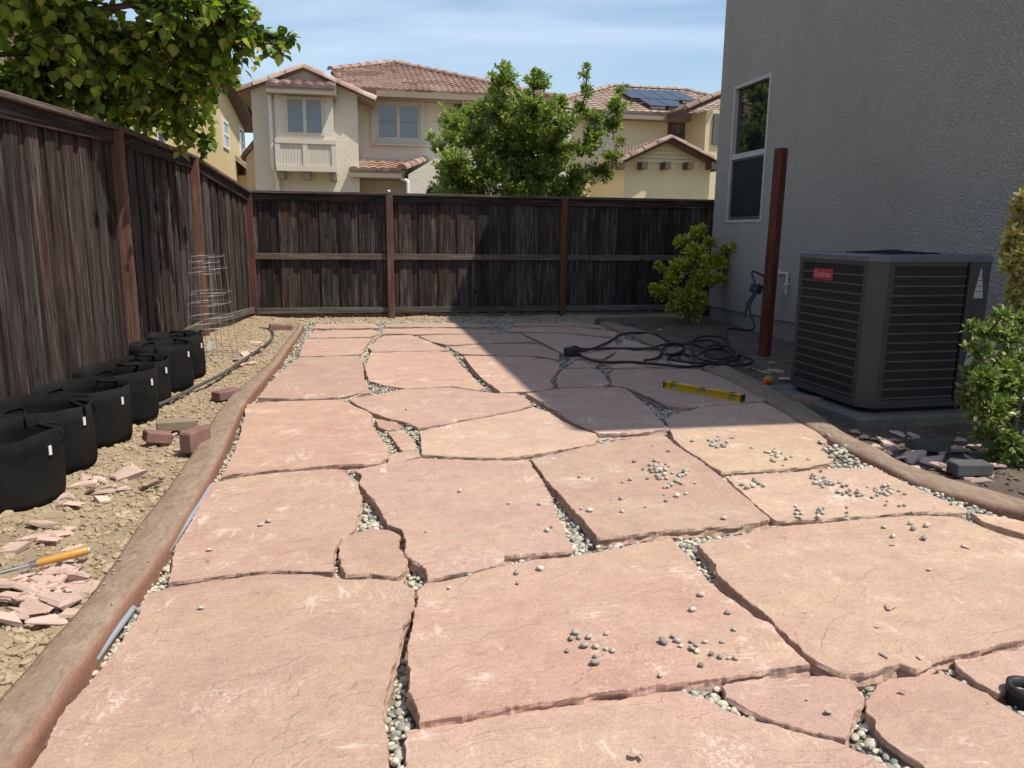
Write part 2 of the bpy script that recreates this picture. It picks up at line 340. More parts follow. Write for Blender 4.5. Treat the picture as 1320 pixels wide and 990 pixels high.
M['brick'] = simple('red_paver', (.27, .15, .125), (.19, .105, .09), 12, .9, .5, 90, .004, dv=.12)
M['brick_tan'] = simple('tan_paver', (.3, .22, .15), (.22, .16, .11), 12, .9, .5, 90, .004, dv=.08)
M['brick_grey'] = simple('grey_paver', (.1, .095, .09), (.07, .068, .065), 12, .9, .5, 90, .004, dv=.08)
M['orange'] = simple('orange_plastic', (.62, .1, .025), (.55, .085, .02), 5, .4)
M['lime'] = simple('lime_plastic', (.34, .34, .05), (.27, .28, .04), 9, .4)
M['bark'] = simple('bark', (.13, .1, .075), (.07, .055, .042), 14, .95, .8, 40, .01)
M['iron'] = simple('black_iron', (.015, .014, .014), (.025, .02, .018), 20, .6, spec=.4)
def leaf_mat(name, stops, trans=.35, rough=.4):
    m, t, b = nm(name); at = nd(t, 'Attribute', attribute_name='rnd'); c = ramp(t, at.outputs['Fac'], stops)
    b.inputs['Roughness'].default_value = rough; b.inputs['Specular IOR Level'].default_value = .35; t.links.new(c, b.inputs['Base Color'])
    tr = nd(t, 'BsdfTranslucent'); h = nd(t, 'HueSaturation', Saturation=1.15, Value=1.5); t.links.new(c, h.inputs['Color']); t.links.new(h.outputs[0], tr.inputs[0])
    mx = nd(t, 'MixShader'); mx.inputs[0].default_value = trans; t.links.new(b.outputs[0], mx.inputs[1]); t.links.new(tr.outputs[0], mx.inputs[2])
    t.links.new(mx.outputs[0], t.nodes['Material Output'].inputs['Surface']); return m
M['redbud'] = leaf_mat('heart_leaf', [(0, (.04, .08, .018)), (.4, (.1, .17, .028)), (.7, (.21, .29, .045)), (1, (.4, .4, .09))], .45)
M['laurel'] = leaf_mat('laurel_leaf', [(0, (.09, .14, .03)), (.5, (.2, .27, .06)), (.85, (.32, .39, .1)), (1, (.43, .48, .16))], .38, .35)
M['golden'] = leaf_mat('golden_leaf', [(0, (.16, .19, .025)), (.4, (.34, .36, .045)), (.8, (.52, .5, .075)), (1, (.66, .55, .13))], .3)
M['varieg'] = leaf_mat('variegated_leaf', [(0, (.07, .125, .03)), (.4, (.15, .22, .05)), (.75, (.28, .34, .1)), (1, (.55, .55, .28))], .28, .35)
M['cream_leaf'] = leaf_mat('gold_edged_leaf', [(0, (.2, .22, .05)), (.4, (.4, .38, .12)), (.8, (.56, .5, .2)), (1, (.62, .56, .3))], .28, .35)

# ------------------------------------------------------------------ ground, beds, patio
def inpoly(x, y, poly):
    c = np.zeros(x.shape, bool); n = len(poly); j = n-1
    for i in range(n):
        xi, yi = poly[i][0], poly[i][1]; xj, yj = poly[j][0], poly[j][1]
        with np.errstate(divide='ignore', invalid='ignore'):
            c ^= ((yi > y) != (yj > y)) & (x < (xj-xi)*(y-yi)/(yj-yi+1e-12)+xi)
        j = i
    return c
mb = MB(); mb.add([(-600, -400, -.06), (600, -400, -.06), (600, 1200, -.06), (-600, 1200, -.06)], [(0, 1, 2, 3)])
tag(obj('ground', mb, M['ground'], org=(0, 0, -.06)), kind='structure')

FL = [(-1.98, .2), (-1.96, 2.0), (-1.92, 4.2), (-1.83, 6.6), (-1.74, 9.08), (-1.44, 11.2)]      # left fence line
def fence_x(y):
    for (x0, y0), (x1, y1) in zip(FL, FL[1:]):
        if y <= y1: return x0+(x1-x0)*(y-y0)/(y1-y0)
    return FL[-1][0]
KL = [(-95, 1030), (0, 905), (95, 793), (147, 725), (174, 684), (240, 594), (282, 530), (305, 504), (342, 473), (363, 448), (379, 428), (384, 419)]
KR = [(0, 1030), (80, 905), (155, 795), (207, 723), (231, 684), (284, 594), (312, 530), (330, 504), (356, 474), (374, 449), (387, 430), (392, 420)]
kzl = .085
LK = [(P(*a, .07), P(*b, .06)) for a, b in zip(KL, KR)]
RKL = [(772, 418), (800, 427), (838, 443), (872, 459), (908, 476), (984, 515), (1025, 540), (1077, 571), (1124, 595), (1164, 616), (1205, 631), (1260, 647), (1320, 661), (1420, 690)]
RKR = [(786, 415), (818, 422), (858, 437), (894, 452), (930, 467), (1000, 500), (1035, 519), (1083, 553), (1127, 575), (1168, 597), (1219, 615), (1274, 630), (1330, 645), (1430, 668)]
RK = [(P(*a, .045), P(*b, .055)) for a, b in zip(RKL, RKR)]
def kerb(name, pairs, prof):
    A = spline([p[0] for p in pairs], 7); B = spline([p[1] for p in pairs], 7); vs = []; fs = []; n = len(prof)
    for i, (a, b) in enumerate(zip(A, B)):
        for t, z in prof:
            q = a.lerp(b, t); nz = noise.noise(Vector((q.x*6, q.y*6, t*3)))*.006+noise.noise(Vector((q.x*1.3, q.y*1.3, 9)))*.008
            vs.append((q.x+noise.noise(Vector((q.x*5, q.y*5, 4)))*.005, q.y, z+(nz if z > 0 else 0)))
    for i in range(len(A)-1): fs += [(i*n+k, i*n+k+1, (i+1)*n+k+1, (i+1)*n+k) for k in range(n-1)]
    fs += [tuple(range(n)), tuple(range(len(vs)-1, len(vs)-n-1, -1))]
    m = MB(); m.add(vs, fs, True); return tag(obj(name, m, M['kerb']), kind='structure')
kerb('kerb', LK, [(0, -.05), (0, .055), (.04, .076), (.15, .084), (.5, .088), (.84, .086), (.94, .08), (.985, .068), (1.0, .05), (1.01, .0), (1.01, -.05)])
kerb('kerb', RK, [(0, -.05), (0, .03), (.04, .045), (.12, .055), (.25, .06), (.55, .063), (.85, .06), (.96, .052), (1, .035), (1, -.05)])

def soil(name, x0, x1, y0, y1, step, zf, m):
    nx = int((x1-x0)/step)+1; ny = int((y1-y0)/step)+1; vs = []; fs = []
    for j in range(ny):
        for i in range(nx):
            x = x0+i*step; y = y0+j*step; p = Vector((x, y, 0))
            h = noise.noise(p*2.1)*.02+noise.noise(p*9)*.009+max(0, noise.noise(p*26))*.014
            vs.append((x, y, zf(x, y)+h))
    for j in range(ny-1): fs += [(j*nx+i, j*nx+i+1, (j+1)*nx+i+1, (j+1)*nx+i) for i in range(nx-1)]
    mm = MB(); mm.add(vs, fs, True); return tag(obj(name, mm, m), kind='structure')
lkc = sorted([(a.y, a.x, b.x) for a, b in LK])
def lk_x(y): return float(np.interp(y, [k[0] for k in lkc], [(k[1]+k[2])/2 for k in lkc]))
rkc = sorted([(a.y, (a.x+b.x)/2) for a, b in RK])
def rk_x(y): return float(np.interp(y, [k[0] for k in rkc], [k[1] for k in rkc]))
def zl(x, y):
    if x > lk_x(y)-.02: return -.09
    return .01+.05*max(0, min(1, (y-6)/5))+.045*max(0, min(1, (lk_x(y)-.35-x)/.5))
soil('garden_soil', -2.05, -.55, .8, 11.4, .028, zl, M['soil'])
def zr(x, y): return -.09 if x < rk_x(y)+.02 and y < 10.9 else .0+.05*max(0, min(1, (y-9)/1.6))
soil('garden_soil', .9, 5.6, 2.0, 10.75, .04, zr, M['mulch'])
def zb(x, y): return .012+.05*max(0, min(1, (y-10.95)/.25)) if y > 10.9 else -.05
soil('garden_soil', -1.35, 5.3, 10.6, 11.4, .028, zb, M['soil'])

# rocks and gravel templates
def ico(sub):
    import bmesh
    bm = bmesh.new(); bmesh.ops.create_icosphere(bm, subdivisions=sub, radius=1); v = np.array([q.co[:] for q in bm.verts]); f = np.array([[x.index for x in q.verts] for q in bm.faces]); bm.free(); return v, f
ICO = {1: ico(1), 2: ico(2)}
def scatter(name, pos, size, sub, m, flat=.65, jag=.12, smooth=True, rv=None):
    n = len(pos); v0, f0 = ICO[sub]; nv = len(v0)
    var = [v0*(1+jag*rng.standard_normal((nv, 1))) for _ in range(14)]
    V = np.zeros((n, nv, 3))
    sc = size[:, None]*np.stack([rng.uniform(.8, 1.25, n), rng.uniform(.65, 1.0, n), flat*rng.uniform(.75, 1.2, n)], 1)
    a = rng.uniform(0, 6.28, n); b = rng.normal(0, .3, n)
    for k in range(n):
        v = var[k % 14]*sc[k]; ca, sa, cb, sb = math.cos(a[k]), math.sin(a[k]), math.cos(b[k]), math.sin(b[k])
        y = v[:, 1]*cb-v[:, 2]*sb; z = v[:, 1]*sb+v[:, 2]*cb; x = v[:, 0]
        V[k, :, 0] = x*ca-y*sa+pos[k, 0]; V[k, :, 1] = x*sa+y*ca+pos[k, 1]; V[k, :, 2] = z+pos[k, 2]
    me = raw_mesh(name, V.reshape(-1, 3), (f0[None]+(np.arange(n)*nv)[:, None, None]).reshape(-1, 3), smooth)
    r = np.repeat(rng.random(n) if rv is None else rv, len(f0)); at = me.attributes.new('rnd', 'FLOAT', 'FACE'); at.data.foreach_set('value', r.astype(np.float32))
    me.materials.append(m); return me
def raw_mesh(name, V, Fc, smooth=False):
    me = bpy.data.meshes.new(name); k = Fc.shape[1]; n = len(Fc)
    me.vertices.add(len(V)); me.vertices.foreach_set('co', V.astype(np.float32).ravel())
    me.loops.add(n*k); me.loops.foreach_set('vertex_index', Fc.astype(np.int32).ravel())
    me.polygons.add(n); me.polygons.foreach_set('loop_start', np.arange(0, n*k, k, dtype=np.int32))
    me.polygons.foreach_set('use_smooth', np.full(n, smooth)); me.update(calc_edges=True); me.validate(); return me

ZT = .05
ST = [  # outlines of the laid slabs, sighted corner by corner on the slab plane; s = tan slab
 ('', [(191,765),(217,757),(262,750),(345,740),(410,741),(436,745),(517,749),(534,758),(533,781),(528,796),(518,806),(517,822),(508,854),(496,887),(491,926),(498,948),(500,990),(500,1060),(0,1060),(44,983),(82,919),(136,854),(174,802)]),
 ('', [(273,622),(320,613),(372,608),(430,604),(448,609),(461,623),(466,642),(464,661),(454,685),(437,699),(431,712),(430,736),(410,736),(345,735),(262,744),(217,750),(224,708),(250,665)]),
 ('', [(442,692),(478,680),(502,683),(515,689),(514,706),(527,722),(524,735),(511,743),(481,739),(445,741),(438,729),(437,707)]),
 ('', [(457,606),(484,600),(542,590),(608,593),(681,593),(693,609),(702,624),(711,640),(714,651),(723,673),(736,702),(736,709),(708,713),(650,716),(642,728),(608,737),(572,742),(551,747),(549,733),(530,722),(522,714),(523,698),(518,683),(499,676),(490,661),(484,645),(472,636),(464,623),(466,613)]),
 ('', [(537,761),(548,751),(578,747),(633,732),(681,723),(736,717),(791,707),(864,693),(876,705),(894,723),(903,738),(924,757),(948,775),(973,796),(991,802),(1009,823),(1033,847),(1044,856),(1003,860),(967,866),(930,872),(882,879),(836,884),(776,891),(700,904),(663,908),(602,919),(548,928),(540,930),(537,912),(525,890),(528,872),(525,847),(528,820),(534,790)]),
 ('', [(519,990),(519,957),(524,941),(542,937),(572,934),(617,927),(663,918),(760,906),(800,902),(845,894),(879,891),(906,899),(924,907),(942,917),(973,929),(1003,935),(1033,944),(1064,953),(1091,961),(1120,973),(1150,990),(1220,1060),(519,1060)]),
 ('', [(930,885),(935,881),(961,877),(1003,873),(1045,870),(1091,871),(1102,884),(1113,903),(1104,914),(1101,930),(1091,952),(1048,944),(1012,932),(982,923),(951,908),(934,898)]),
 ('s', [(1114,902),(1134,881),(1151,874),(1189,870),(1216,868),(1241,879),(1274,893),(1290,906),(1330,932),(1400,985),(1400,1080),(1260,1060),(1190,990),(1151,961),(1134,944),(1129,927),(1115,915)]),
 ('', [(1229,851),(1260,845),(1295,838),(1400,822),(1400,905),(1310,888),(1285,893),(1254,875),(1238,862)]),
 ('s', [(898,702),(960,688),(1001,680),(1069,673),(1123,668),(1192,664),(1233,666),(1260,676),(1287,687),(1330,698),(1420,722),(1420,800),(1320,822),(1287,829),(1252,838),(1213,848),(1181,862),(1159,855),(1123,864),(1091,868),(1076,864),(1045,847),(1021,826),(1003,811),(991,796),(967,778),(942,757),(925,741),(923,729),(912,717)]),
 ('s', [(684,592),(720,584),(790,569),(826,563),(856,561),(865,568),(884,582),(908,597),(926,611),(941,624),(956,637),(974,652),(992,668),(977,673),(923,679),(862,682),(832,686),(802,690),(769,693),(759,679),(741,660),(726,642),(708,624),(696,606)]),
 ('s', [(856,540),(880,531),(908,524),(950,521),(984,518),(1000,526),(1025,541),(1052,556),(1066,567),(1058,580),(1075,590),(1068,597),(1020,603),(960,607),(930,609),(908,595),(884,580),(868,566),(864,553)]),
 ('s', [(938,617),(950,612),(1020,609),(1069,604),(1129,603),(1145,611),(1167,622),(1192,634),(1222,646),(1246,657),(1233,661),(1192,659),(1123,664),(1069,668),(1000,671),(976,651),(958,636)]),
 ('s', [(1250,660),(1300,668),(1400,690),(1400,712),(1310,685),(1268,672)]),
 ('', [(318,521),(360,517),(430,515),(442,517),(455,522),(478,533),(480,548),(490,563),(502,577),(500,584),(492,597),(484,598),(442,598),(381,603),(330,608),(287,612),(298,590),(306,572),(314,540)]),
 ('', [(484,540),(512,544),(520,550),(499,554),(489,551)]),
 ('s', [(499,557),(521,554),(530,563),(537,578),(518,580),(511,570)]),
 ('s', [(504,585),(518,583),(539,581),(542,588),(520,593),(499,597)]),
 ('', [(452,515),(490,508),(518,502),(563,500),(581,499),(633,507),(665,507),(681,517),(684,523),(655,529),(620,536),(593,541),(539,551),(527,545),(502,539),(478,530),(460,521)]),
 ('s', [(541,556),(593,544),(660,532),(687,525),(708,531),(729,545),(750,554),(768,559),(772,565),(765,572),(726,579),(665,588),(641,590),(608,589),(543,585)]),
 ('', [(678,507),(723,501),(790,499),(808,501),(820,512),(835,524),(844,533),(853,543),(863,552),(832,556),(790,558),(771,558),(756,552),(741,546),(720,532),(699,518)]),
 ('', [(786,484),(791,477),(832,475),(899,476),(917,482),(938,491),(960,502),(984,515),(950,519),(908,522),(874,524),(859,522),(838,511),(810,500),(790,496)]),
 ('', [(722,480),(727,476),(762,475),(775,479),(785,494),(777,497),(720,499),(717,491)]),
 ('', [(598,459),(620,459),(681,460),(711,464),(722,468),(717,478),(709,490),(714,499),(681,504),(645,505),(625,490),(610,475)]),
 ('', [(478,455),(520,454),(563,453),(581,455),(593,470),(608,485),(622,499),(615,503),(581,497),(523,500),(496,496),(476,490),(471,473)]),
 ('', [(385,461),(425,460),(463,459),(467,470),(468,488),(476,504),(430,511),(375,513),(333,512),(345,498),(362,480)]),
 ('', [(393,437),(442,436),(479,436),(470,446),(465,456),(430,458),(386,459)]),
 ('', [(494,433),(530,432),(545,437),(566,446),(577,451),(533,452),(480,453),(476,448),(486,440)]),
 ('', [(579,447),(620,444),(680,443),(700,446),(720,455),(720,463),(690,458),(620,457),(595,456)]),
 ('', [(540,433),(560,432),(640,430),(668,430),(690,440),(640,441),(575,444),(556,440)]),
 ('', [(405,427),(440,425),(482,426),(488,430),(475,434),(440,434),(398,435)]),
 ('', [(497,424),(560,423),(620,424),(650,428),(600,430),(530,430),(494,430)]),
 ('', [(674,430),(720,430),(790,437),(798,450),(778,461),(735,461),(722,453),(697,440)]),
 ('', [(655,427),(662,422),(740,421),(795,428),(793,434),(720,428)]),
 ('', [(805,437),(840,447),(872,463),(903,475),(850,472),(792,474),(777,468),(793,457)]),
 ('', [(404,423),(410,418),(480,417),(488,422),(440,423)]),
 ('', [(496,421),(502,417),(600,416),(645,421),(560,421)]),
 ('', [(662,420),(672,416),(740,416),(782,423),(740,420)]),
 ('', [(730,474),(745,465),(776,466),(766,473)]),
]
pat = [p[1] for p in LK]+[P(392, 414, 0), P(560, 413, 0), P(740, 413, 0)]+[p[0] for p in RK]+[P(1420, 1080), P(0, 1080)]
mb = MB(); mb.add([(p.x, p.y, -.004) for p in pat], [tuple(range(len(pat)))])
patio = tag(obj('patio', mb, M['bed'], org=(0, 0, -.004)), kind='structure')
POLY = []; SDZ = []
DZ = {0: .004, 4: .014, 5: -.012, 6: -.002, 7: -.008, 8: -.004, 9: .014, 10: .008, 3: .006, 1: .004, 14: .006, 21: .008, 12: -.004}
for si, (kind, px) in enumerate(ST):
    dz = DZ.get(si, random.uniform(-.003, .004)); q = [P(x, y, ZT+dz) for x, y in px]; SDZ.append(dz)
    POLY.append([(p.x, p.y) for p in q])
    ar = sum(q[i-1].x*q[i].y-q[i].x*q[i-1].y for i in range(len(q)))
    if ar < 0: q = q[::-1]
    dist = sum(p.y for p in q)/len(q); seg = .012 if dist < 3.5 else .025 if dist < 6 else .06; pts = []
    if dist > 5.2:      # the far slabs are laid tight
        cc = sum(q, Vector())/len(q); q = [p+(p-cc).normalized()*.009 for p in q]
    for i in range(len(q)):
        a, b = q[i-1], q[i]; L_ = (b-a).length; k = max(1, int(L_/seg)); nrm = Vector((b.y-a.y, a.x-b.x, 0)).normalized()
        for j in range(k):
            p = a.lerp(b, j/k); e = math.sin(math.pi*j/k) if k > 1 else 0
            pts.append(p+nrm*(noise.noise(Vector((p.x*7, p.y*7, si)))*.011+noise.noise(Vector((p.x*28, p.y*28, si)))*.007+noise.noise(Vector((p.x*70, p.y*70, si)))*.004)*min(1, e*2+.35))
    n = len(pts); nr = []
    for i in range(n):
        d = (pts[(i+1) % n]-pts[i-1]); nr.append(Vector((d.y, -d.x, 0)).normalized())
    tx, ty = random.uniform(-.003, .003), random.uniform(-.003, .003)
    cx = sum(p.x for p in pts)/n; cy = sum(p.y for p in pts)/n
    def zt(p): return ZT+dz+tx*(p.x-cx)+ty*(p.y-cy)
    vs = []; fs = []
    rings = [(.0022, 0, .6), (.0, -.0035, .3), (.0, -.014, 1), (.004, -.028, 1), (-.004, -.042, 1)]
    for ri, (ins, z, jit) in enumerate(rings):
        for i, p in enumerate(pts):
            jn = noise.noise(Vector((p.x*18, p.y*18, ri*3.7+si)))
            o = p-nr[i]*(ins*(1+.8*jn)+jit*.009*(jn if ri > 1 else 0))
            vs.append((o.x, o.y, zt(p)+z*(1+.3*jn)))
    for i, p in enumerate(pts): vs.append((p.x-nr[i].x*.006, p.y-nr[i].y*.006, -.012))
    for ri in range(5): fs += [(ri*n+(i+1) % n, ri*n+i, (ri+1)*n+i, (ri+1)*n+(i+1) % n) for i in range(n)]
    fs.append(tuple(range(n)))
    m = MB(); m.add(vs, fs)
    o = obj('flagstone', m, M['stone_tan' if kind == 's' else 'stone'], patio)

# joint gravel: fills whatever the slabs leave open
PT = [(p.x, p.y) for p in pat]
def fill(n, x0, x1, y0, y1):
    x = rng.uniform(x0, x1, n); y = rng.uniform(y0, y1, n); ok = inpoly(x, y, PT)
    for pl in POLY:
        k = np.nonzero(ok)[0]; ok[k] &= ~inpoly(x[k], y[k], pl)
    return x[ok], y[ok]
near = [], []
gp = []; 
for (y0, y1, dens, s0, s1, sub, zt_) in ((1.0, 3.6, 6200, .0055, .0135, 2, .02), (3.6, 6.2, 4200, .007, .0135, 1, .02), (6.2, 11.3, 2600, .009, .015, 1, .024)):
    x0, x1 = -1.0, 5.0; x, y = fill(int(dens*(x1-x0)*(y1-y0)), x0, x1, y0, y1)
    fillz = np.array([max(-.012, min(.02, .03*noise.noise(Vector((a*1.7, b*1.7, 3)))+.002)) for a, b in zip(x, y)]); z = rng.uniform(-.004, zt_, len(x))+fillz; sz = rng.uniform(s0, s1, len(x))*np.where(rng.random(len(x)) < .15, 1.4, 1)
    k = rng.random(len(x)) < (1 if y1 < 6.5 else .8)
    gp.append((np.stack([x, y, z], 1)[k], sz[k], sub))
for i, (a, s, sub) in enumerate(gp):
    gm = scatter('gravel', a, s, sub, M['gravel'], .62, .07 if sub == 2 else .12)
    tag(link('gravel', gm, patio), kind='stuff')

gx_ = []
for (x, y, sx_, sy_, n_) in ((1115, 730, 26, 10, 120), (1090, 735, 10, 8, 60), (1190, 740, 90, 40, 90), (1000, 640, 120, 30, 60), (760, 860, 200, 60, 60), (420, 600, 140, 80, 60)):
    for _ in range(n_):
        p = P(rng.normal(x, sx_), min(1000, rng.normal(y, sy_)), ZT+.004); hit = [k for k, pl in enumerate(POLY) if inpoly(np.array([p.x]), np.array([p.y]), pl)[0]]
        if hit: gx_.append((p.x, p.y, ZT+SDZ[hit[0]]+.001))
gx_ = np.array(gx_); tag(link('grit', scatter('grit', gx_, rng.uniform(.0015, .0042, len(gx_)), 1, M['chip'], .6, .2, False), patio), kind='stuff')
kp = []
for _ in range(260):
    i_ = rng.integers(0, len(LK)-1); t_ = rng.random(); a_ = LK[i_][0].lerp(LK[i_+1][0], t_); b_ = LK[i_][1].lerp(LK[i_+1][1], t_); q_ = a_.lerp(b_, .1+.8*rng.random()**2); kp.append((q_.x, q_.y, .089))
tag(link('kerb_crumbs', scatter('kerb_crumbs', np.array(kp), .002+.006*rng.random(260)**4, 1, M['clod'], .7, .2, False)), kind='stuff')
# soil clods
def clods(name, fn, n, xr, yr, m, s=(.004, .016), par=None):
    x = rng.uniform(*xr, n); y = yr[0]+(yr[1]-yr[0])*rng.random(n)**1.5
    z = np.array([fn(a, b) for a, b in zip(x, y)]); k = z > -.03
    x, y, z = x[k], y[k], z[k]; z = z+np.array([noise.noise(Vector((a, b, 0))*2.1)*.02+noise.noise(Vector((a, b, 0))*9)*.009 for a, b in zip(x, y)])+.004
    sz = s[0]+(s[1]-s[0])*rng.random(len(x))**3
    o = link(name, scatter(name, np.stack([x, y, z], 1), sz, 1, m, .7, .2, False)); tag(o, kind='stuff'); return o
clods('soil_clods', zl, 16000, (-1.95, -.7), (1.6, 11.1), M['clod'], (.004, .024))
clods('soil_clods', zr, 5000, (1.5, 5.1), (2.4, 10.7), M['mulchclod'], (.005, .024))
clods('soil_clods', lambda x, y: zb(x, y), 1500, (-1.3, 4.6), (10.8, 11.2), M['clod'], (.006, .03))

# ------------------------------------------------------------------ fences
def picket_mesh(w, h, seed):
    r = random.Random(seed); m = MB(); n = 5; vs = []; fs = []; bow = r.uniform(-.004, .004); tw = r.uniform(-.01, .01)
    for i in range(n):
        t = i/(n-1); a = tw*(t-.5); d = bow*math.sin(math.pi*t)
        for x, y in ((-w/2, -.0095), (w/2, -.0095), (w/2, .0095), (-w/2, .0095)):
            vs.append((x*math.cos(a)+d, y+x*math.sin(a)+bow*math.sin(math.pi*t), t*h))
    for i in range(n-1): fs += [(i*4+k, i*4+(k+1) % 4, i*4+4+(k+1) % 4, i*4+4+k) for k in range(4)]
    fs += [(3, 2, 1, 0), tuple(range(n*4-4, n*4))]
    m.add(vs, fs); me = m.mesh('picket'); me.materials.append(M['picket']); return me
def beam_mesh(name, a, b, w, h, m, par, bev=.004):       # a board from a to b (centre line), w across (horizontal), h tall
    a = Vector(a); b = Vector(b); d = b-a; Lh = d.length; x = d.normalized(); y = Vector((-d.y, d.x, 0)).normalized(); z = x.cross(y)
    # local Z along the board so that the grain runs with it
    mm = MB().box((0, 0, 0), (w, h, Lh), None, bev); me = mm.mesh(name); me.materials.append(m)
    o = link(name, me, par); c = (a+b)/2-WL[par.name]
    o.matrix_local = Matrix(((y.x, z.x, x.x, c.x), (y.y, z.y, x.y, c.y), (y.z, z.z, x.z, c.z), (0, 0, 0, 1))); return o
def fence_run(par, a, b, ztop0, ztop1, zb0, zb1, inn, rnd, midrail=True, period=.28, kick=True):
    # a,b: post-line points; inn: unit vector pointing into the yard
    a = Vector((*a, 0)); b = Vector((*b, 0)); d = b-a; Ln = d.length; x = d/Ln; inn = Vector((*inn, 0))
    ang = math.atan2(x.y, x.x); T = lambda t, off, z: a+x*(t*Ln)+inn*off+Vector((0, 0, z))
    top = lambda t: ztop0+(ztop1-ztop0)*t; bot = lambda t: zb0+(zb1-zb0)*t
    n = max(2, round(Ln/period)); meshes = PKM
    for i in range(n*2):
        fr = i % 2; t = (i+.5)/(2*n); wd = Ln/n
        off = .006 if fr else -.014
        hh = top(t)-.04-(bot(t)+.07)
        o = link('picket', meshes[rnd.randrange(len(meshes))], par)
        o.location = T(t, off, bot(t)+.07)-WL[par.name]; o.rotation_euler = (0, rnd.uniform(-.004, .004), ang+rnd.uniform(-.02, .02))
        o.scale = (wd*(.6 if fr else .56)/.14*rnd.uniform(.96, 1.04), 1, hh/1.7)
    beam_mesh('rail', T(.0, .036, bot(0)+.13), T(1, .036, bot(1)+.13), .038, .085, M['rail'], par)
    if midrail: beam_mesh('rail', T(.0, .036, bot(0)*.5+top(0)*.5+.0), T(1, .036, bot(1)*.5+top(1)*.5), .038, .085, M['rail'], par)
    beam_mesh('rail', T(0, .034, top(0)-.09), T(1, .034, top(1)-.09), .03, .1, M['picket'], par)
    if kick: beam_mesh('kickboard', T(0, -.005, bot(0)+.03), T(1, -.005, bot(1)+.03), .036, .14, M['kick'], par)
    beam_mesh('fence_cap', T(-.002, .02, top(0)-.019), T(1.002, .02, top(1)-.019), .14, .036, M['rail'], par)
def post(par, x, y, z0, z1, w=.1, mat='post', rot=0):
    me = MB().box((0, 0, 0), (w, w, z1-z0), None, .006).mesh('post'); me.materials.append(M[mat]); o = link('post', me, par)
    o.location = Vector((x, y, (z0+z1)/2))-WL[par.name]; o.rotation_euler = (0, 0, rot); return o
PKM = [picket_mesh(.14, 1.7, k) for k in range(8)]
rf = random.Random(5)
BY = 11.22
bf = thing('wooden_fence', 'weathered brown board fence across the end of the patio, neighbours\' houses behind it', 'fence', (1.5, BY, 0))
xa, xb = PY(503, 330, BY-.05).x, PY(726, 330, BY-.05).x
xs = [-1.42, xa, xb, xb+2.46, 6.6]
for i in range(4): fence_run(bf, (xs[i], BY), (xs[i+1], BY), 1.815, 1.815, .03, .03, (0, -1), rf, period=.277)
for x in xs[1:4]: post(bf, x, BY-.055, -.1, 1.775, .098)
post(bf, xs[0]+.02, BY-.05, -.1, 1.77, .085)
lf = thing('wooden_fence', 'weathered grey-brown board fence behind the row of black pots, tree leaning over it', 'fence', (-1.85, 6.5, 0))
tops = [2.02, 2.0, 1.97, 2.055, 2.065, 1.80]; bots = [.02, .02, .04, .08, .1, .05]
for i in range(5):
    (x0, y0), (x1, y1) = FL[i], FL[i+1]; d = Vector((x1-x0, y1-y0)).normalized()
    fence_run(lf, FL[i], FL[i+1], tops[i], tops[i+1], bots[i], bots[i+1], (d.y, -d.x), rf, midrail=False, period=.255)
for (x, y), tz in list(zip(FL, tops))[1:5]: post(lf, x+.055, y, -.1, tz-.04, .09, rot=.05)
# small white knob on the back fence post
kb = PY(501, 246, BY-.02)
mb = MB().lathe((xa, BY-.02, 1.812), [(.01, 0), (.01, .008), (.02, .014), (.023, .026), (.017, .04), (.001, .046)], 14)
tag(obj('post_light', mb, M['white']), 'tiny white knob on top of a back fence post', 'post light')
# iron scroll hook
def scroll(c, r0_, turns, a0, sgn, n=26):
    return [Vector((c[0], c[1]+sgn*r0_*(1-k/n*.8)*math.cos(a0+turns*6.283*k/n), c[2]+r0_*(1-k/n*.8)*math.sin(a0+turns*6.283*k/n))) for k in range(n+1)]
hx = fence_x(6.75)+.075
mb = MB().tube([Vector((hx, 6.68, 1.78)), Vector((hx, 6.68, 1.97))], .008, 6)
mb.tube(spline([(hx, 6.69, 1.94), (hx+.05, 6.78, 1.965), (hx+.1, 6.9, 1.945), (hx+.14, 7.0, 1.93), (hx+.16, 7.06, 1.955), (hx+.15, 7.04, 1.975)], 6), .007, 6)
mb.tube([p+Vector((.03, 0, 0)) for p in scroll((hx, 6.8, 1.9), .055, 1.6, 1.57, 1)], .006, 6)
tag(obj('plant_hook', mb, M['iron']), 'black iron scroll plant hook fixed near the top of the left fence', 'hook')

# ------------------------------------------------------------------ our house on the right
HX, HY = 5.19, 10.62
ho = thing('house', 'grey stucco house wall rising beside the air conditioner', 'house', (HX, 7, 0))
Wd = [PX(947, 110, HX), PX(996, 97, HX), PX(981, 287, HX), PX(937, 285, HX)]
wy0, wy1 = 9.23, 10.2; wz0, wz1, wzm = 1.45, 3.28, 2.34; Y0 = 2.9; ZE = 7.3
mb = MB()
def wall_rect(mb, y0, y1, z0, z1, x=HX, th=.2): mb.span((x, y0, z0), (x+th, y1, z1))
wall_rect(mb, Y0, wy0, .24, ZE); wall_rect(mb, wy1, HY, .24, ZE); wall_rect(mb, wy0, wy1, .24, wz0); wall_rect(mb, wy0, wy1, wz1, ZE)
mb.span((HX+.2, HY-.2, .24), (HX+9, HY, ZE)); mb.span((HX+.2, Y0, .24), (HX+9, Y0+.2, ZE)); mb.span((HX+8.8, Y0+.2, .24), (HX+9, HY-.2, ZE))
mb.span((HX+.2, wy0-.3, .24), (HX+.9, wy0-.25, ZE))
obj('wall', mb, M['stucco'], ho)
obj('foundation', MB().span((HX+.035, Y0+.03, -.1), (HX+.25, HY-.03, .245)), M['foundation'], ho)
mb = MB(); e = .6
c = [Vector((HX-e, Y0-e+.02, ZE)), Vector((HX+9+e, Y0-e, ZE)), Vector((HX+9+e, HY+e, ZE)), Vector((HX-e, HY+e, ZE))]
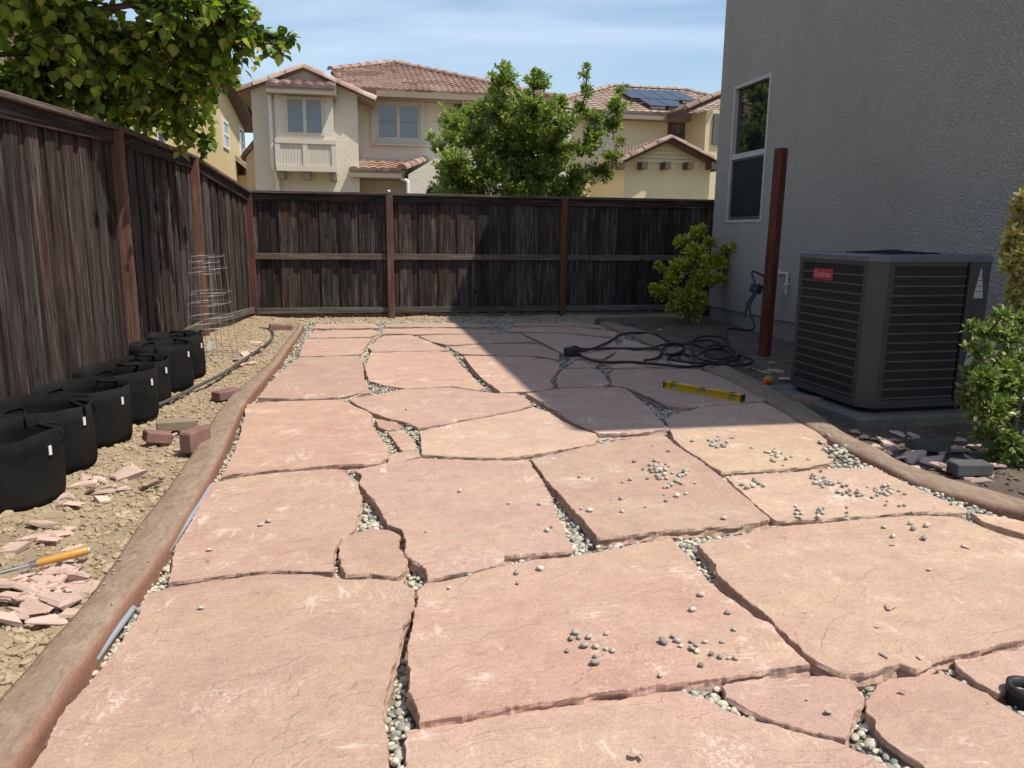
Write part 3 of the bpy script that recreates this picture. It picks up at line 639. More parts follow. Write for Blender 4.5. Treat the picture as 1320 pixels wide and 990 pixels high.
rgd = [Vector((HX+3.8, Y0+4.2, ZE+1.9)), Vector((HX+5.2, HY-4, ZE+1.9))]
dn = Vector((0, 0, .2))
vs = c+[p+dn for p in c]+rgd
mb.add(vs, [(3, 2, 1, 0), (0, 1, 5, 4), (1, 2, 6, 5), (2, 3, 7, 6), (3, 0, 4, 7), (4, 5, 8), (5, 6, 9, 8), (6, 7, 9), (7, 4, 8, 9)])
obj('roof', mb, M['tile2'], ho)
win = MB(); fx = HX-.012
def frame(mb, x, y0, y1, z0, z1, w, d): 
    mb.span((x, y0, z0), (x+d, y1, z0+w)); mb.span((x, y0, z1-w), (x+d, y1, z1)); mb.span((x, y0, z0+w), (x+d, y0+w, z1-w)); mb.span((x, y1-w, z0+w), (x+d, y1, z1-w))
frame(win, fx, wy0, wy1, wz0, wz1, .04, .1); win.span((fx+.006, wy0+.05, wzm-.035), (fx+.09, wy1-.05, wzm+.035))
wn = obj('window', win, M['vinyl'], ho)
obj('pane', MB().span((HX+.045, wy0+.05, wzm+.035), (HX+.052, wy1-.05, wz1-.05)), M['glass'], wn)
obj('insect_screen', MB().span((HX+.02, wy0+.05, wz0+.05), (HX+.026, wy1-.05, wzm-.035)), M['screen'], wn)
b2 = MB(); frame(b2, HX+.006, wy0+.052, wy1-.052, wz0+.052, wzm-.037, .025, .02); obj('screen_frame', b2, M['shutter'], wn)
for k in range(12):
    z = wz0+.12+k*.06; obj('blind_slat', MB().span((HX+.1, wy0+.06, z), (HX+.14, wy1-.06, z+.045)), M['blind'], wn)
# conduit on the wall
cp = PX(1006, 352, HX-.03); 
mb = MB().tube(spline([cp+Vector((.03, .1, 0)), cp, cp+Vector((-.0, -.12, 0)), cp+Vector((0, -.16, -.02)), cp+Vector((0, -.16, -.25))], 5), .016, 8)
mb.box(cp+Vector((.0, -.16, -.13)), (.05, .06, .03)).box(cp+Vector((.015, .03, 0)), (.05, .03, .06))
tag(obj('wall_pipe', mb, M['trim']), 'pale bent pipe on the grey wall between wooden post and air conditioner', 'pipe')

# ------------------------------------------------------------------ free-standing post
pm = MB().box((0, 0, 0), (.1, .1, 2.3), None, .006).mesh('wooden_post'); pm.materials.append(M['post']); po = link('wooden_post', pm, None, (4.27, 7.34, 0))
po.data.transform(Matrix.Translation((0, 0, 1.0))); po.rotation_euler = (0, .012, .35)
tag(po, 'lone red-brown wooden post standing free between house wall and hose', 'post')

# ------------------------------------------------------------------ air conditioner
AW, AH, AZ = .969, 1.06, .097; aR = .013; ac0 = Vector((3.837, 4.944, AZ)); AM = rz(aR)
ac = thing('air_conditioner', 'dark grey outdoor air conditioner with louvred sides on a concrete pad', 'air conditioner', ac0)
def A_(x, y, z): return ac0+AM @ Vector((x, y, z))
hw = AW/2; ch = .088
octo = [(-hw, hw-ch), (-hw, -hw+ch), (-hw+ch, -hw), (hw-ch, -hw), (hw, -hw+ch), (hw, hw-ch), (hw-ch, hw), (-hw+ch, hw)]
def oring(s, z): return [A_(x*s, y*s, z) for x, y in octo]
mb = MB().prism(oring(.9, .03), (0, 0, AH-.1)); obj('coil', mb, M['coil'], ac)
mb = MB().prism(oring(1.0, .022), (0, 0, .03)); obj('base_pan', mb, M['ac'], ac); obj('base_gap_shade', MB().prism(oring(.9, -.013), (0, 0, .034)), M['dark'], ac)  # second ring is black to paint the shadow gap above the pad
mb = MB(); rg = [oring(1.0, AH-.05), oring(1.012, AH-.045), oring(1.012, AH-.012), oring(.985, AH), oring(.8, AH-.01)]
vs = sum(rg, []); fs = [tuple(range(7, -1, -1))]
for i in range(4): fs += [(i*8+k, i*8+8+k, i*8+8+(k+1) % 8, i*8+(k+1) % 8) for k in range(8)]
fs = [tuple(reversed(f)) for f in fs]+[tuple(range(32, 40))]
mb.add(vs, fs); obj('top_cover', mb, M['ac_top'], ac)
mb = MB()
for r in np.linspace(.04, .3, 9): mb.tube([A_(r*math.cos(a), r*math.sin(a), AH+.004+.012*(1-r/.3)) for a in np.linspace(0, 6.283, 33)[:-1]], .003, 4, closed=True)
for a in np.linspace(0, 6.283, 9)[:-1]: mb.tube([A_(.03*math.cos(a), .03*math.sin(a), AH+.018), A_(.31*math.cos(a), .31*math.sin(a), AH+.002)], .004, 4)
mb.lathe(A_(0, 0, AH-.004), [(.001, .03), (.06, .026), (.07, .012), (.07, 0)], 20)
obj('fan_guard', mb, M['dark'], ac)
def plate(mb, p0, p1, z0, z1, th=.012):          # panel between two plan points
    a = A_(*p0, 0); b = A_(*p1, 0); d = (b-a); n = Vector((-d.y, d.x, 0)).normalized()*th
    a0, b0 = a+Vector((0, 0, z0)), b+Vector((0, 0, z0)); mb.prism([a0, b0, b+Vector((0, 0, z1)), a+Vector((0, 0, z1))], n); return mb
for i, (p, q) in enumerate(((1, 2), (3, 4), (5, 6), (7, 0))):
    a, b = Vector(octo[p]), Vector(octo[q]); d = (b-a).normalized(); mb = MB(); plate(mb, a, b, .05, AH-.05)
    pr, nx = Vector(octo[p-1]), Vector(octo[(q+1) % 8]); e1 = (pr-a).normalized()*.045; e2 = (nx-b).normalized()*.045
    plate(mb, a+e1, a, .05, AH-.05); plate(mb, b, b+e2, .05, AH-.05); obj('corner_post', mb, M['ac'], ac)
def louvre(i, j, s0=0., s1=1., svc=False):
    a, b = Vector(octo[i]), Vector(octo[j]); d = (b-a); Ld = d.length; d.normalize(); n = Vector((d.y, -d.x)).normalized()
    a2 = a+d*(.045+s0*(Ld-.09)); b2 = a+d*(.045+s1*(Ld-.09))
    zs = np.linspace(.085, AH-.085, 15)
    pn = obj('louvre_panel', plate(MB(), a2, b2, .05, .075), M['ac'], ac); obj('panel_edge', plate(MB(), a2, b2, AH-.075, AH-.05), M['ac'], pn)
    for z in zs[:-1]:
        mb = MB(); A1, B1 = A_(*a2, z), A_(*b2, z); nn = AM @ Vector((n.x, n.y, 0)); o1 = nn*.002
        mb.prism([A1+o1-nn*.02, A1+o1, A1+o1+Vector((0, 0, .011)), A1+o1-nn*.016+Vector((0, 0, .011))], B1-A1); obj('louvre_bar', mb, M['ac_bar'], pn)
    mb = MB(); k = 64
    for t in np.linspace(.01, .99, k):
        p = a2.lerp(b2, t)-n*.004; mb.span(A_(p.x, p.y, .07)-Vector((.0016, .0016, 0)), A_(p.x, p.y, AH-.07)+Vector((.0016, .0016, 0)))
    tag(obj('grille_wires', mb, M['ac'], pn), kind='stuff')
louvre(0, 1); louvre(2, 3, 0, .8); louvre(6, 7)
# service panel at the right end of the front
a, b = Vector(octo[2]), Vector(octo[3]); sp = a.lerp(b, .79)
mb = plate(MB(), sp+Vector((0, -.004)), b+Vector((.0, -.004)), .05, .56, .02); plate(mb, sp+Vector((0, -.004)), b+Vector((0, -.004)), .57, AH-.05, .02); svp = obj('service_panel', mb, M['ac'], ac)
plate_b = MB(); plate(plate_b, Vector(octo[4]), Vector(octo[5]), .05, AH-.05, .02); obj('service_panel', plate_b, M['ac'], ac)
def front(t, z, off=-.003):                      # point on the front face
    p = a.lerp(b, t); return A_(p.x, p.y-.004+off, z)
def tri_label(cx_, z0, z1, w0, w1, cut=False):
    q = [front(cx_-w0, z0), front(cx_+w0, z0), front(cx_+w1, z1), front(cx_-w1, z1)]; mb = MB().prism(q, AM @ Vector((0, .002, 0)))
    s_ = obj('warning_label', mb, M['sticker'], svp)
    for k in range(4):
        t0 = .22+k*.18; zz = z0+(z1-z0)*t0; ww = (w0+(w1-w0)*t0)*.75
        obj('printed_line', MB().prism([front(cx_-ww, zz, -.0045), front(cx_+ww, zz, -.0045), front(cx_+ww*.98, zz+.006, -.0045), front(cx_-ww*.98, zz+.006, -.0045)], AM @ Vector((0, .001, 0))), M['ink'], s_)
tri_label(.9, .77, .97, .05, .005)
q = [front(.845, .3), front(.925, .3), front(.925, .5), front(.9, .49), front(.865, .41)]
obj('warning_label', MB().prism(q, AM @ Vector((0, .002, 0))), M['sticker'], svp)
# red badge on the left face
a3, b3 = Vector(octo[0]), Vector(octo[1])
def left(t, z, off): p = a3.lerp(b3, t); return A_(p.x-off, p.y, z)
by0, by1, bz0, bz1 = .25, .54, .865, .945; bq = []
for (cy_, cz_, s0) in ((.035, .016, math.pi), (1, .016, 1.5*math.pi), (1, 1, 0), (.035, 1, .5*math.pi)):
    for k in range(4):
        an = s0+k/3*math.pi/2; rr = .014
        t = (by0 if cy_ < .5 else by1)+(1 if cy_ < .5 else -1)*.025; z = (bz0 if cz_ < .5 else bz1)+(1 if cz_ < .5 else -1)*rr
        bq.append((t+math.cos(an)*.025, z+math.sin(an)*rr))
bd = obj('badge', MB().prism([left(t, z, .004) for t, z in bq], AM @ Vector((-.006, 0, 0))), M['badge'], ac)
tcu = bpy.data.curves.new('lettering', 'FONT'); tcu.body = 'Goodman'; tcu.size = .066; tcu.align_x = 'CENTER'; tcu.align_y = 'CENTER'; tcu.extrude = .0006
to = bpy.data.objects.new('lt', tcu); C.objects.link(to); bpy.context.view_layer.update()
tm = bpy.data.meshes.new_from_object(to.evaluated_get(bpy.context.evaluated_depsgraph_get())); bpy.data.objects.remove(to)
mid = left((by0+by1)/2, (bz0+bz1)/2, .0115); xd = AM @ Vector((0, -1, 0)); zd = Vector((0, 0, 1)); nn = AM @ Vector((-1, 0, 0)); mid = mid-ac0
wd_ = max(v.co.x for v in tm.vertices)-min(v.co.x for v in tm.vertices); kx = .19/wd_
tm.transform(Matrix(((xd.x*kx, zd.x, nn.x, mid.x), (xd.y*kx, zd.y, nn.y, mid.y), (xd.z*kx, zd.z, nn.z, mid.z), (0, 0, 0, 1))))
tm.materials.clear(); tm.materials.append(M['badge_text']); link('lettering', tm, bd)
mb = MB().box(Vector((3.87, 4.95, .018)), (1.2, 1.16, .13), AM, .02); tag(obj('concrete_pad', mb, M['pad']), 'grey concrete pad under the air conditioner', 'pad')

# ------------------------------------------------------------------ pots
def pot(x, y, z, r, h, lab, seed, hang):
    rr = random.Random(seed); t = thing('fabric_pot', lab, 'pot', (x, y, z), 'black fabric pots along the fence')
    seg = 40; vs = []; fs = []; prof = [(.0, .004), (.9, .0), (.965, .02), (.99, .12), (1.0, .5), (1.0, .8), (.995, 1.0), (.975, 1.0), (.97, .8), (.96, .15), (.93, .05), (0, .04)]
    ox, oy = rr.uniform(0, 50), rr.uniform(0, 50)
    for pr, pz in prof:
        for k in range(seg):
            an = 6.283*k/seg; w_ = 1+noise.noise(Vector((math.cos(an)*1.6+ox, math.sin(an)*1.6+oy, pz*1.2)))*.065*min(1, pz*2+.3)+noise.noise(Vector((math.cos(an)*5+ox, math.sin(an)*5+oy, pz*2.2)))*.025
            zz = pz*h*(1+noise.noise(Vector((math.cos(an)*1.3+oy, math.sin(an)*1.3, 5)))*.07*(pz > .7))
            vs.append((x+pr*r*w_*math.cos(an), y+pr*r*w_*math.sin(an), z+zz))
    for i in range(len(prof)-1): fs += [(i*seg+k, i*seg+(k+1) % seg, i*seg+seg+(k+1) % seg, i*seg+seg+k) for k in range(seg)]
    obj('pot_body', MB().add(vs, fs, True), M['felt'], t)
    for an, up_ in hang:
        c0 = Vector((x+math.cos(an)*r*.97, y+math.sin(an)*r*.97, z+h*.94)); tn = Vector((-math.sin(an), math.cos(an), 0)); out = Vector((math.cos(an), math.sin(an), 0))
        pts = spline([c0-tn*.075+Vector((0, 0, -.05)), c0-tn*.07, c0-tn*.045+Vector((0, 0, .022*up_))-out*.05, c0+Vector((0, 0, .03*up_))-out*.085, c0+tn*.045+Vector((0, 0, .022*up_))-out*.05, c0+tn*.07, c0+tn*.075+Vector((0, 0, -.05))], 5)
        m = MB(); vs = []
        for i, p in enumerate(pts): wv = (out*.5+Vector((0, 0, .85)))*.012; th = out*.003; vs += [p-wv-th, p+wv-th, p+wv+th, p-wv+th]
        n = len(pts); m.add(vs, [(i*4+k, i*4+4+k, i*4+4+(k+1) % 4, i*4+(k+1) % 4) for i in range(n-1) for k in range(4)]+[(0, 1, 2, 3), (n*4-1, n*4-2, n*4-3, n*4-4)], True); obj('handle', m, M['felt'], t)
    an = -.35; o_ = Vector((math.cos(an), math.sin(an), 0)); c0 = Vector((x, y, z+h*.76))+o_*(r*1.035); mm = Matrix(((math.cos(an), -math.sin(an), 0), (math.sin(an), math.cos(an), 0), (0, 0, 1)))
    obj('white_tag', MB().box(c0, (.004, .016, .042), mm), M['white'], t); return t
pots = [(-1.62, 3.74, .035, .255, .33, ((.4, 1), (3.5, .8))), (-1.63, 4.24, .04, .25, .34, ((.0, 1), (-1.7, 1))), (-1.59, 4.76, .04, .25, .33, ((-1.9, 1), (1.2, .6))), (-1.555, 5.3, .045, .245, .33, ((-1.6, 1), (1.5, .6))),
        (-1.535, 5.78, .05, .2, .31, ((-1.5, 1.2), (1.6, 1))), (-1.5, 6.28, .05, .22, .36, ((-1.8, 1.2), (.9, 1.2))), (-1.5, 6.8, .05, .22, .35, ((-1.4, 1.1), (1.7, 1.1)))]
ordw = ['seventh', 'sixth', 'fifth', 'fourth', 'third', 'second', 'first']
for k, (x, y, z, r, h, hg) in enumerate(pots): pot(x, y, z, r, h, 'empty black fabric pot with white tag, %s of the row counted from the wire cages' % ordw[k], k, hg)

# ------------------------------------------------------------------ tomato cages
def cage(x, y, z, lab, s=1, dx=0, seed=0):
    rr = random.Random(seed); t = thing('plant_cage', lab, 'plant cage', (x, y, z)); lv = [(.31, .2), (.41, .19), (.54, .18), (.64, .172), (.86, .155), (.97, .148)]
    for zz, r in [(.02, .235)]+lv:
        zz *= s; r *= s; ex = rr.uniform(-.012, .012); obj('ring', MB().tube([(x+ex+r*math.cos(a), y+r*math.sin(a), z+zz+.006*math.sin(a+rr.random())) for a in np.linspace(0, 6.283, 29)[:-1]], .0024, 5, closed=True), M['wire'], t)
    for k in range(4):
        a = .5+k*1.571; obj('upright', MB().tube([(x+.235*s*math.cos(a), y+.235*s*math.sin(a), z-.03), (x+.2*s*math.cos(a), y+.2*s*math.sin(a), z+.31*s), (x+.172*s*math.cos(a), y+.172*s*math.sin(a), z+.64*s), (x+.146*s*math.cos(a), y+.146*s*math.sin(a), z+1.0*s)], .0024, 5), M['wire'], t)
    return t
cg = P(277, 462, .06)
c1 = cage(cg.x, cg.y, .06, 'wire plant cage with a white paper tag standing beyond the fabric pots', 1.0, seed=1)
obj('paper_tag', MB().box((cg.x+.0, cg.y-.215, .06+.16), (.045, .002, .07), Matrix.Rotation(.3, 3, 'Y')), M['white'], c1)
cage(cg.x-.06, cg.y+.1, .07, 'slightly shorter wire plant cage nested in the tagged one', .93, seed=2)

# ------------------------------------------------------------------ hoses, pipe, tools
tag(obj('drip_hose', MB().tube(spline([P(203, 522, .06)]+[P(*q, .07) for q in ((222, 514), (250, 500), (290, 480), (318, 461), (340, 446), (350, 437), (352, 429), (345, 424), (334, 423))], 8), .014, 8), M['poly']), 'dark poly irrigation hose curving over the soil past the wire cages', 'hose')
tag(obj('conduit', MB().tube(spline([P(216, 712, .04), P(236, 682, .042), P(254, 655, .045), P(272, 626, .045)], 6), .0105, 10), M['pvc']), 'light grey plastic conduit lying between kerb and slab, upper piece', 'pipe')
tag(obj('conduit', MB().tube(spline([P(122, 852, .03), P(145, 820, .035), P(172, 784, .035)], 6), .0105, 10), M['pvc']), 'light grey plastic conduit half buried in gravel beside the brown kerb, lower piece', 'pipe')
def Z(zx, zy, z=.065): return P(640+zx/3.667, 230+zy/3.667, z)
hp = [(375, 808), (410, 815), (480, 795), (545, 765), (585, 740), (645, 730), (740, 735), (800, 765), (850, 785), (930, 772), (1000, 765), (1080, 790), (1140, 825), (1145, 850), (1100, 866), (1020, 880), (900, 890), (780, 880), (640, 868), (500, 868), (425, 850), (385, 825), (380, 805),
      (430, 806), (560, 803), (700, 805), (765, 808), (782, 825), (755, 850), (700, 860)]
hp2 = [(640, 808), (740, 800), (770, 790), (830, 780), (880, 790), (885, 810), (840, 830), (790, 830), (785, 805), (830, 785), (920, 780), (930, 765), (980, 745), (1060, 750), (1090, 775), (1060, 800), (980, 800), (930, 785), (920, 805), (960, 850), (1040, 870), (1110, 855), (1140, 830), (1090, 795), (1010, 790), (985, 820), (1020, 850), (1080, 850), (1110, 830), (1060, 808), (990, 812), (940, 840), (880, 830), (810, 850), (860, 862), (960, 872), (1080, 880), (1180, 878), (1212, 860), (1170, 840), (1110, 800)]
pts = [Z(*q, .06+.012*(i % 3)) for i, q in enumerate(hp)]
pts2 = [Z(*q, .064+.016*(i % 4)) for i, q in enumerate(hp2)]
ws = PX(985, 356, HX-.02); e0 = pts2[-1]
rise = [e0.lerp(ws, .12)+Vector((-.05, .12, .08)), Vector((4.55, 8.1, .2)), Vector((4.62, 8.35, .42)), Vector((4.8, 8.55, .62)), ws+Vector((-.12, .1, .05)), ws]
hs = thing('black_hose', 'black hose lying in loose loops on the shaded patio by the golden shrub', 'hose', pts[0])
obj('hose_line', MB().tube(spline(pts, 9), .0135, 8), M['rubber'], hs)
obj('hose_line', MB().tube(spline(pts2+rise, 9), .0135, 8), M['rubber'], hs)
bl = Z(352, 820, .09); ce = MB().box(bl, (.11, .13, .09), rz(.3), .012).box(bl+Vector((.05, .02, .03)), (.06, .08, .06), rz(.3), .01).tube([bl+Vector((-.02, -.07, .0)), bl+Vector((-.03, -.1, 0))], .02, 8)
obj('connector_block', ce, M['rubber'], hs)
sb = P(962, 394, 0); sb = Vector((4.7, 8.75, .0)); bx_ = PX(975, 372, 4.85)
mb = MB().box(bx_, (.1, .14, .11), rz(.2) @ Matrix.Rotation(.35, 3, 'Y'), .012); sw = thing('stake_light', 'black box lamp on a slanted stake behind the wooden post', 'garden lamp', (bx_.x, bx_.y, .03))
obj('lamp_box', mb, M['rubber'], sw)
obj('stake', MB().tube([PX(961, 397, 4.7)+Vector((0, 0, -.12)), PX(964, 390, 4.75), bx_+Vector((0, 0, -.04))], [.012, .016, .022], 8), M['rubber'], sw)
# spirit level
l0, l1 = P(858, 497, .075), P(957, 515, .075); ld = (l1-l0); LL = ld.length; lm = Matrix(((ld.x/LL, -ld.y/LL, 0), (ld.y/LL, ld.x/LL, 0), (0, 0, 1))); lc = (l0+l1)/2
lv = thing('spirit_level', 'yellow spirit level lying on the shaded slab edge', 'level', (lc.x, lc.y, .058))
def Lm(x, y, z): return Vector((lc.x, lc.y, .058))+lm @ Vector((x, y, z))
mb = MB().box(Lm(0, 0, .004), (LL, .05, .008), lm).box(Lm(0, 0, .05), (LL, .05, .008), lm)
for x0, x1 in ((-.5, -.42), (-.34, -.06), (.06, .34), (.42, .5)): mb.box(Lm((x0+x1)/2*LL, 0, .027), ((x1-x0)*LL, .02, .04), lm)
obj('beam', mb, M['levely'], lv)
for s_ in (-1, 1): obj('end_cap', MB().box(Lm(s_*(LL/2+.004), 0, .027), (.012, .054, .058), lm, .004), M['iron'], lv)
for x in (-.38, 0, .38): obj('vial', MB().tube([Lm(x*LL-.022, 0, .03), Lm(x*LL+.022, 0, .03)], .011, 8), M['lime'], lv); obj('vial_window', MB().box(Lm(x*LL, 0, .0545), (.05, .03, .002), lm), M['iron'], lv)
mb = MB()
for k in range(60): mb.box(Lm((k/60-.49)*LL, -.0255, .05), (.0015, .001, .006), lm)
tag(obj('ruler_marks', mb, M['iron'], lv), kind='stuff')
# trowel / hammer handle
h0, h1, h2 = P(114, 709, .075), P(44, 727, .06), P(-14, 742, .05)
hm = thing('chisel', 'tool with orange wooden handle and steel shaft lying on stone chips', 'hand tool', (h1.x, h1.y, .03))
d = (h1-h0)
obj('handle', MB().tube([h0, h0.lerp(h1, .03), h0.lerp(h1, .3), h0.lerp(h1, .6), h0.lerp(h1, .9), h1], [.012, .0155, .017, .0145, .014, .011], 14), M['handle'], hm)
obj('ferrule', MB().tube([h0.lerp(h1, .95), h0.lerp(h1, 1.08)], [.0135, .011], 12), M['steel'], hm)
obj('shaft', MB().tube([h0.lerp(h1, 1.06), h2, h2+(h2-h1)*.4], [.0075, .0075, .007], 10), M['steel'], hm)
obj('butt_cap', MB().tube([h0+(h0-h1).normalized()*.006, h0], [.009, .0125], 12), M['sticker'], hm)
# orange and lime nozzle
n0, n1 = P(981, 497, .05), P(998, 487, .07); nv_ = thing('hose_nozzle', 'orange and lime-yellow plastic nozzle lying behind the kerb', 'nozzle', (n0.x, n0.y, .02)); n2 = n0+(n1-n0).normalized()*.13
obj('cone', MB().tube([n0, n0.lerp(n2, .5), n2], [.014, .02, .032], 12), M['orange'], nv_)
obj('grip', MB().tube([n2, n2+(n2-n0)*.15, n2+(n2-n0)*.5, n2+(n2-n0)*.85, n2+(n2-n0)*.95], [.03, .043, .046, .036, .01], 12), M['lime'], nv_)
# black pipe collar at the lower right
pc = P(1318, 915, 0); mb = MB().lathe((pc.x, pc.y, -.01), [(.042, 0), (.042, .06), (.047, .062), (.047, .085), (.036, .085), (.034, .06), (.034, .0)], 28)
pcx = obj('drain_pipe', mb, M['rubber']); tag(pcx, 'open black plastic pipe end rising between two slabs', 'pipe')
obj('pipe_grate', MB().lathe((pc.x, pc.y, .045), [(.0345, 0), (.02, .003), (.0, .003)], 16), M['iron'], pcx)

# ------------------------------------------------------------------ bricks and broken stone
BR = MB().box((0, 0, 0), (.2, .1, .06), None, .006)
def brick(px, z, ang, tilt, m, lab, sc=(1, 1, 1), roll=0):
    me = BR.mesh('brick'); me.materials.append(M[m]); p = P(*px, z); o = link('paver_brick', me, None, p); o.rotation_euler = (roll, tilt, ang); o.scale = sc; tag(o, lab, 'brick'); return o
brick((203, 563), .07, .5, .25, 'brick', 'reddish paver brick tilted on the soil next to the tan one', (.72, 1, 1.05))
brick((228, 547), .075, .15, 0, 'brick_tan', 'tan paver brick lying flat beside the fourth pot from the cages', (1.15, 1, 1.0))
brick((252, 566), .1, 1.15, 0, 'brick', 'purplish paver brick set on edge against the brown kerb', (.95, .75, 2.0))
brick((292, 508), .07, .85, 0, 'brick', 'dark red paver brick on soil between drip hose and kerb', (1.0, 1, 1.1))
brick((362, 422), .09, .2, .1, 'brick', 'red paver brick at the foot of the fence corner', (1.4, 1, 1.2))
brick((1250, 603), .06, -.15, 0, 'brick_grey', 'dark grey paver block lying among rubble by the green bush', (1.0, 1, 1.1))
brick((1196, 574), .05, -.2, .05, 'brick_grey', 'grey-brown paver block behind the rubble pile', (1.15, 1, 1))
brick((1040, 517), .06, -.95, 0, 'brick', 'brown paver brick wedged between concrete pad and kerb', (1.1, 1, 1.2))
brick((811, 420), .06, .1, 0, 'brick_grey', 'small grey block near the foot of the golden shrub', (.8, 1, 1.2))
def chip_mesh(seed):
    r = random.Random(seed); n = r.randint(5, 8); a = sorted(r.uniform(0, 6.283) for _ in range(n)); pl = [(math.cos(t)*r.uniform(.7, 1.15), math.sin(t)*r.uniform(.45, .8)) for t in a]; vs = []
    for s, z in ((.9, -.16), (1.05, -.02), (.86, .16)):
        vs += [(x*s+r.uniform(-.07, .07), y*s+r.uniform(-.07, .07), z+r.uniform(-.06, .06)) for x, y in pl]
    fs = [tuple(range(n))[::-1], tuple(range(2*n, 3*n))]
    for k in (0, 1): fs += [(k*n+i, k*n+(i+1) % n, k*n+n+(i+1) % n, k*n+n+i) for i in range(n)]
    m = MB().add(vs, fs).mesh('sandstone_chip'); m.materials.append(M['chip']); return m
CM = [chip_mesh(k) for k in range(12)]
rc = random.Random(3)
def chip(px, s, z=None, lab=0, rot=None, tilt=None, flat=1.0):
    p = P(*px, .05); zz = (zl if lab != 1 else zr)(p.x, p.y); zz = max(zz, -.0); p = P(*px, zz+s*.16+.01 if z is None else z)
    o = link('sandstone_chip', CM[rc.randrange(12)], None, p); s *= 1.3 if lab == 0 else 1.15 if lab == 1 else 1; o.scale = (s, s, s*flat*rc.uniform(.5, 1.1)); t = .3 if tilt is None else tilt
    o.rotation_euler = (rc.uniform(-t, t), rc.uniform(-t, t), rc.uniform(0, 6.28) if rot is None else rot)
    far_ = px[1] < 520 and lab == 0; tool_ = px[1] > 700 and lab == 0
    if tool_: tag(o, 'pink sandstone chip in the pile under the orange-handled tool', 'stone chip', 'chips under the tool'); return o
    if far_: tag(o, 'sandstone chip on the soil beside the drip hose', 'stone chip', 'chips by the drip hose'); return o
    tag(o, ('pink sandstone chip lying on the bare soil between the black pots and the brown kerb', 'broken pinkish stone piece lying in the bed below the air conditioner', 'small sandstone flake lying loose on top of a flagstone')[lab], ('stone chip', 'stone rubble', 'stone flake')[lab], ('sandstone chips on the soil strip', 'stone rubble by the air conditioner', 'loose flakes on the flagstones')[lab]); return o
for (x, y, s, ti) in ((105, 625, .06, .2), (118, 632, .05, .5), (132, 634, .045, .3), (128, 618, .05, .2), (142, 626, .035, .4), (97, 648, .05, .2), (170, 615, .075, .9), (180, 606, .06, .8), (192, 627, .055, .7), (147, 615, .035, .3), (160, 630, .03, .4),
                      (130, 645, .04, .5), (110, 616, .04, .3), (85, 640, .04, .3), (60, 676, .055, .2), (75, 688, .05, .2), (55, 690, .06, .15), (92, 683, .03, .3), (22, 706, .05, .2), (64, 694, .05, .2), (222, 561, .045, .3), (212, 594, .02, .3), (208, 614, .03, .4), (238, 562, .02, .3)): chip((x, y), s, tilt=ti)
for k in range(84):
    x = rc.gauss(62, 30); y = 752+rc.gauss(0, 17)+(x-60)*-.12
    if x < -20 or x > 125 or (abs(y-(738-x*.24)) < 7 and x < 120): continue
    chip((x, y), rc.uniform(.018, .045), tilt=.35)
for (x, y, s, ti) in ((95, 748, .055, 1.0), (75, 772, .07, .15), (100, 765, .06, .2), (45, 783, .055, .2), (60, 800, .05, .2), (20, 770, .06, .3), (88, 792, .04, .2), (38, 760, .05, .4), (15, 752, .045, .3), (78, 755, .04, .4), (50, 748, .045, .4), (8, 800, .05, .3)): chip((x, y), s, tilt=ti)
for (x, y, s) in ((225, 462, .07), (215, 468, .05), (320, 461, .06), (330, 452, .07), (310, 470, .05), (298, 480, .04), (340, 445, .05), (322, 468, .05), (330, 441, .06)): chip((x, y) if x > 230 else (x+90, y-5), s, tilt=.2)
for (x, y, s, ti) in ((1140, 570, .07, .5), (1152, 578, .06, .6), (1128, 566, .05, .3), (1115, 563, .06, .2), (1180, 590, .09, .3), (1165, 590, .06, .5), (1196, 596, .05, .6), (1212, 600, .085, .5), (1230, 595, .06, .4), (1262, 620, .07, .4), (1275, 612, .05, .4), (1236, 580, .06, .2), (1163, 560, .06, .2), (1200, 570, .05, .3), (1217, 584, .05, .3), (1258, 575, .06, .2), (1180, 602, .03, .4), (1250, 590, .04, .3), (1150, 600, .03, .3),
                      (1000, 478, .08, .15), (1010, 488, .07, .15), (995, 468, .06, .2), (970, 475, .06, .2), (985, 480, .05, .2), (1008, 500, .05, .2), (1000, 505, .05, .2), (960, 468, .05, .2), (850, 425, .06, .2), (835, 430, .05, .2), (1140, 585, .05, .5), (1172, 580, .055, .4), (1158, 568, .05, .3), (1190, 584, .045, .4), (1205, 590, .06, .4), (1225, 608, .05, .3), (1130, 575, .04, .3), (1245, 615, .05, .3), (1285, 600, .05, .3), (1105, 556, .05, .2), (1180, 562, .05, .2), (1215, 572, .05, .2), (1240, 566, .04, .2)): chip((x, y), s, lab=1, tilt=ti)
for (x, y, s) in ((1148, 782, .028), (1187, 846, .016), (1139, 845, .02), (1200, 734, .016), (990, 766, .012), (1245, 704, .02), (1150, 702, .014), (820, 968, .02), (826, 972, .016), (945, 563, .022), (1092, 658, .022), (1130, 808, .01), (1100, 800, .008), (1165, 889, .012), (1040, 900, .008)): chip((x, y), s, z=ZT+s*.2+(.016 if x > 1100 and y < 860 else .004), lab=2, tilt=.12, flat=.7)
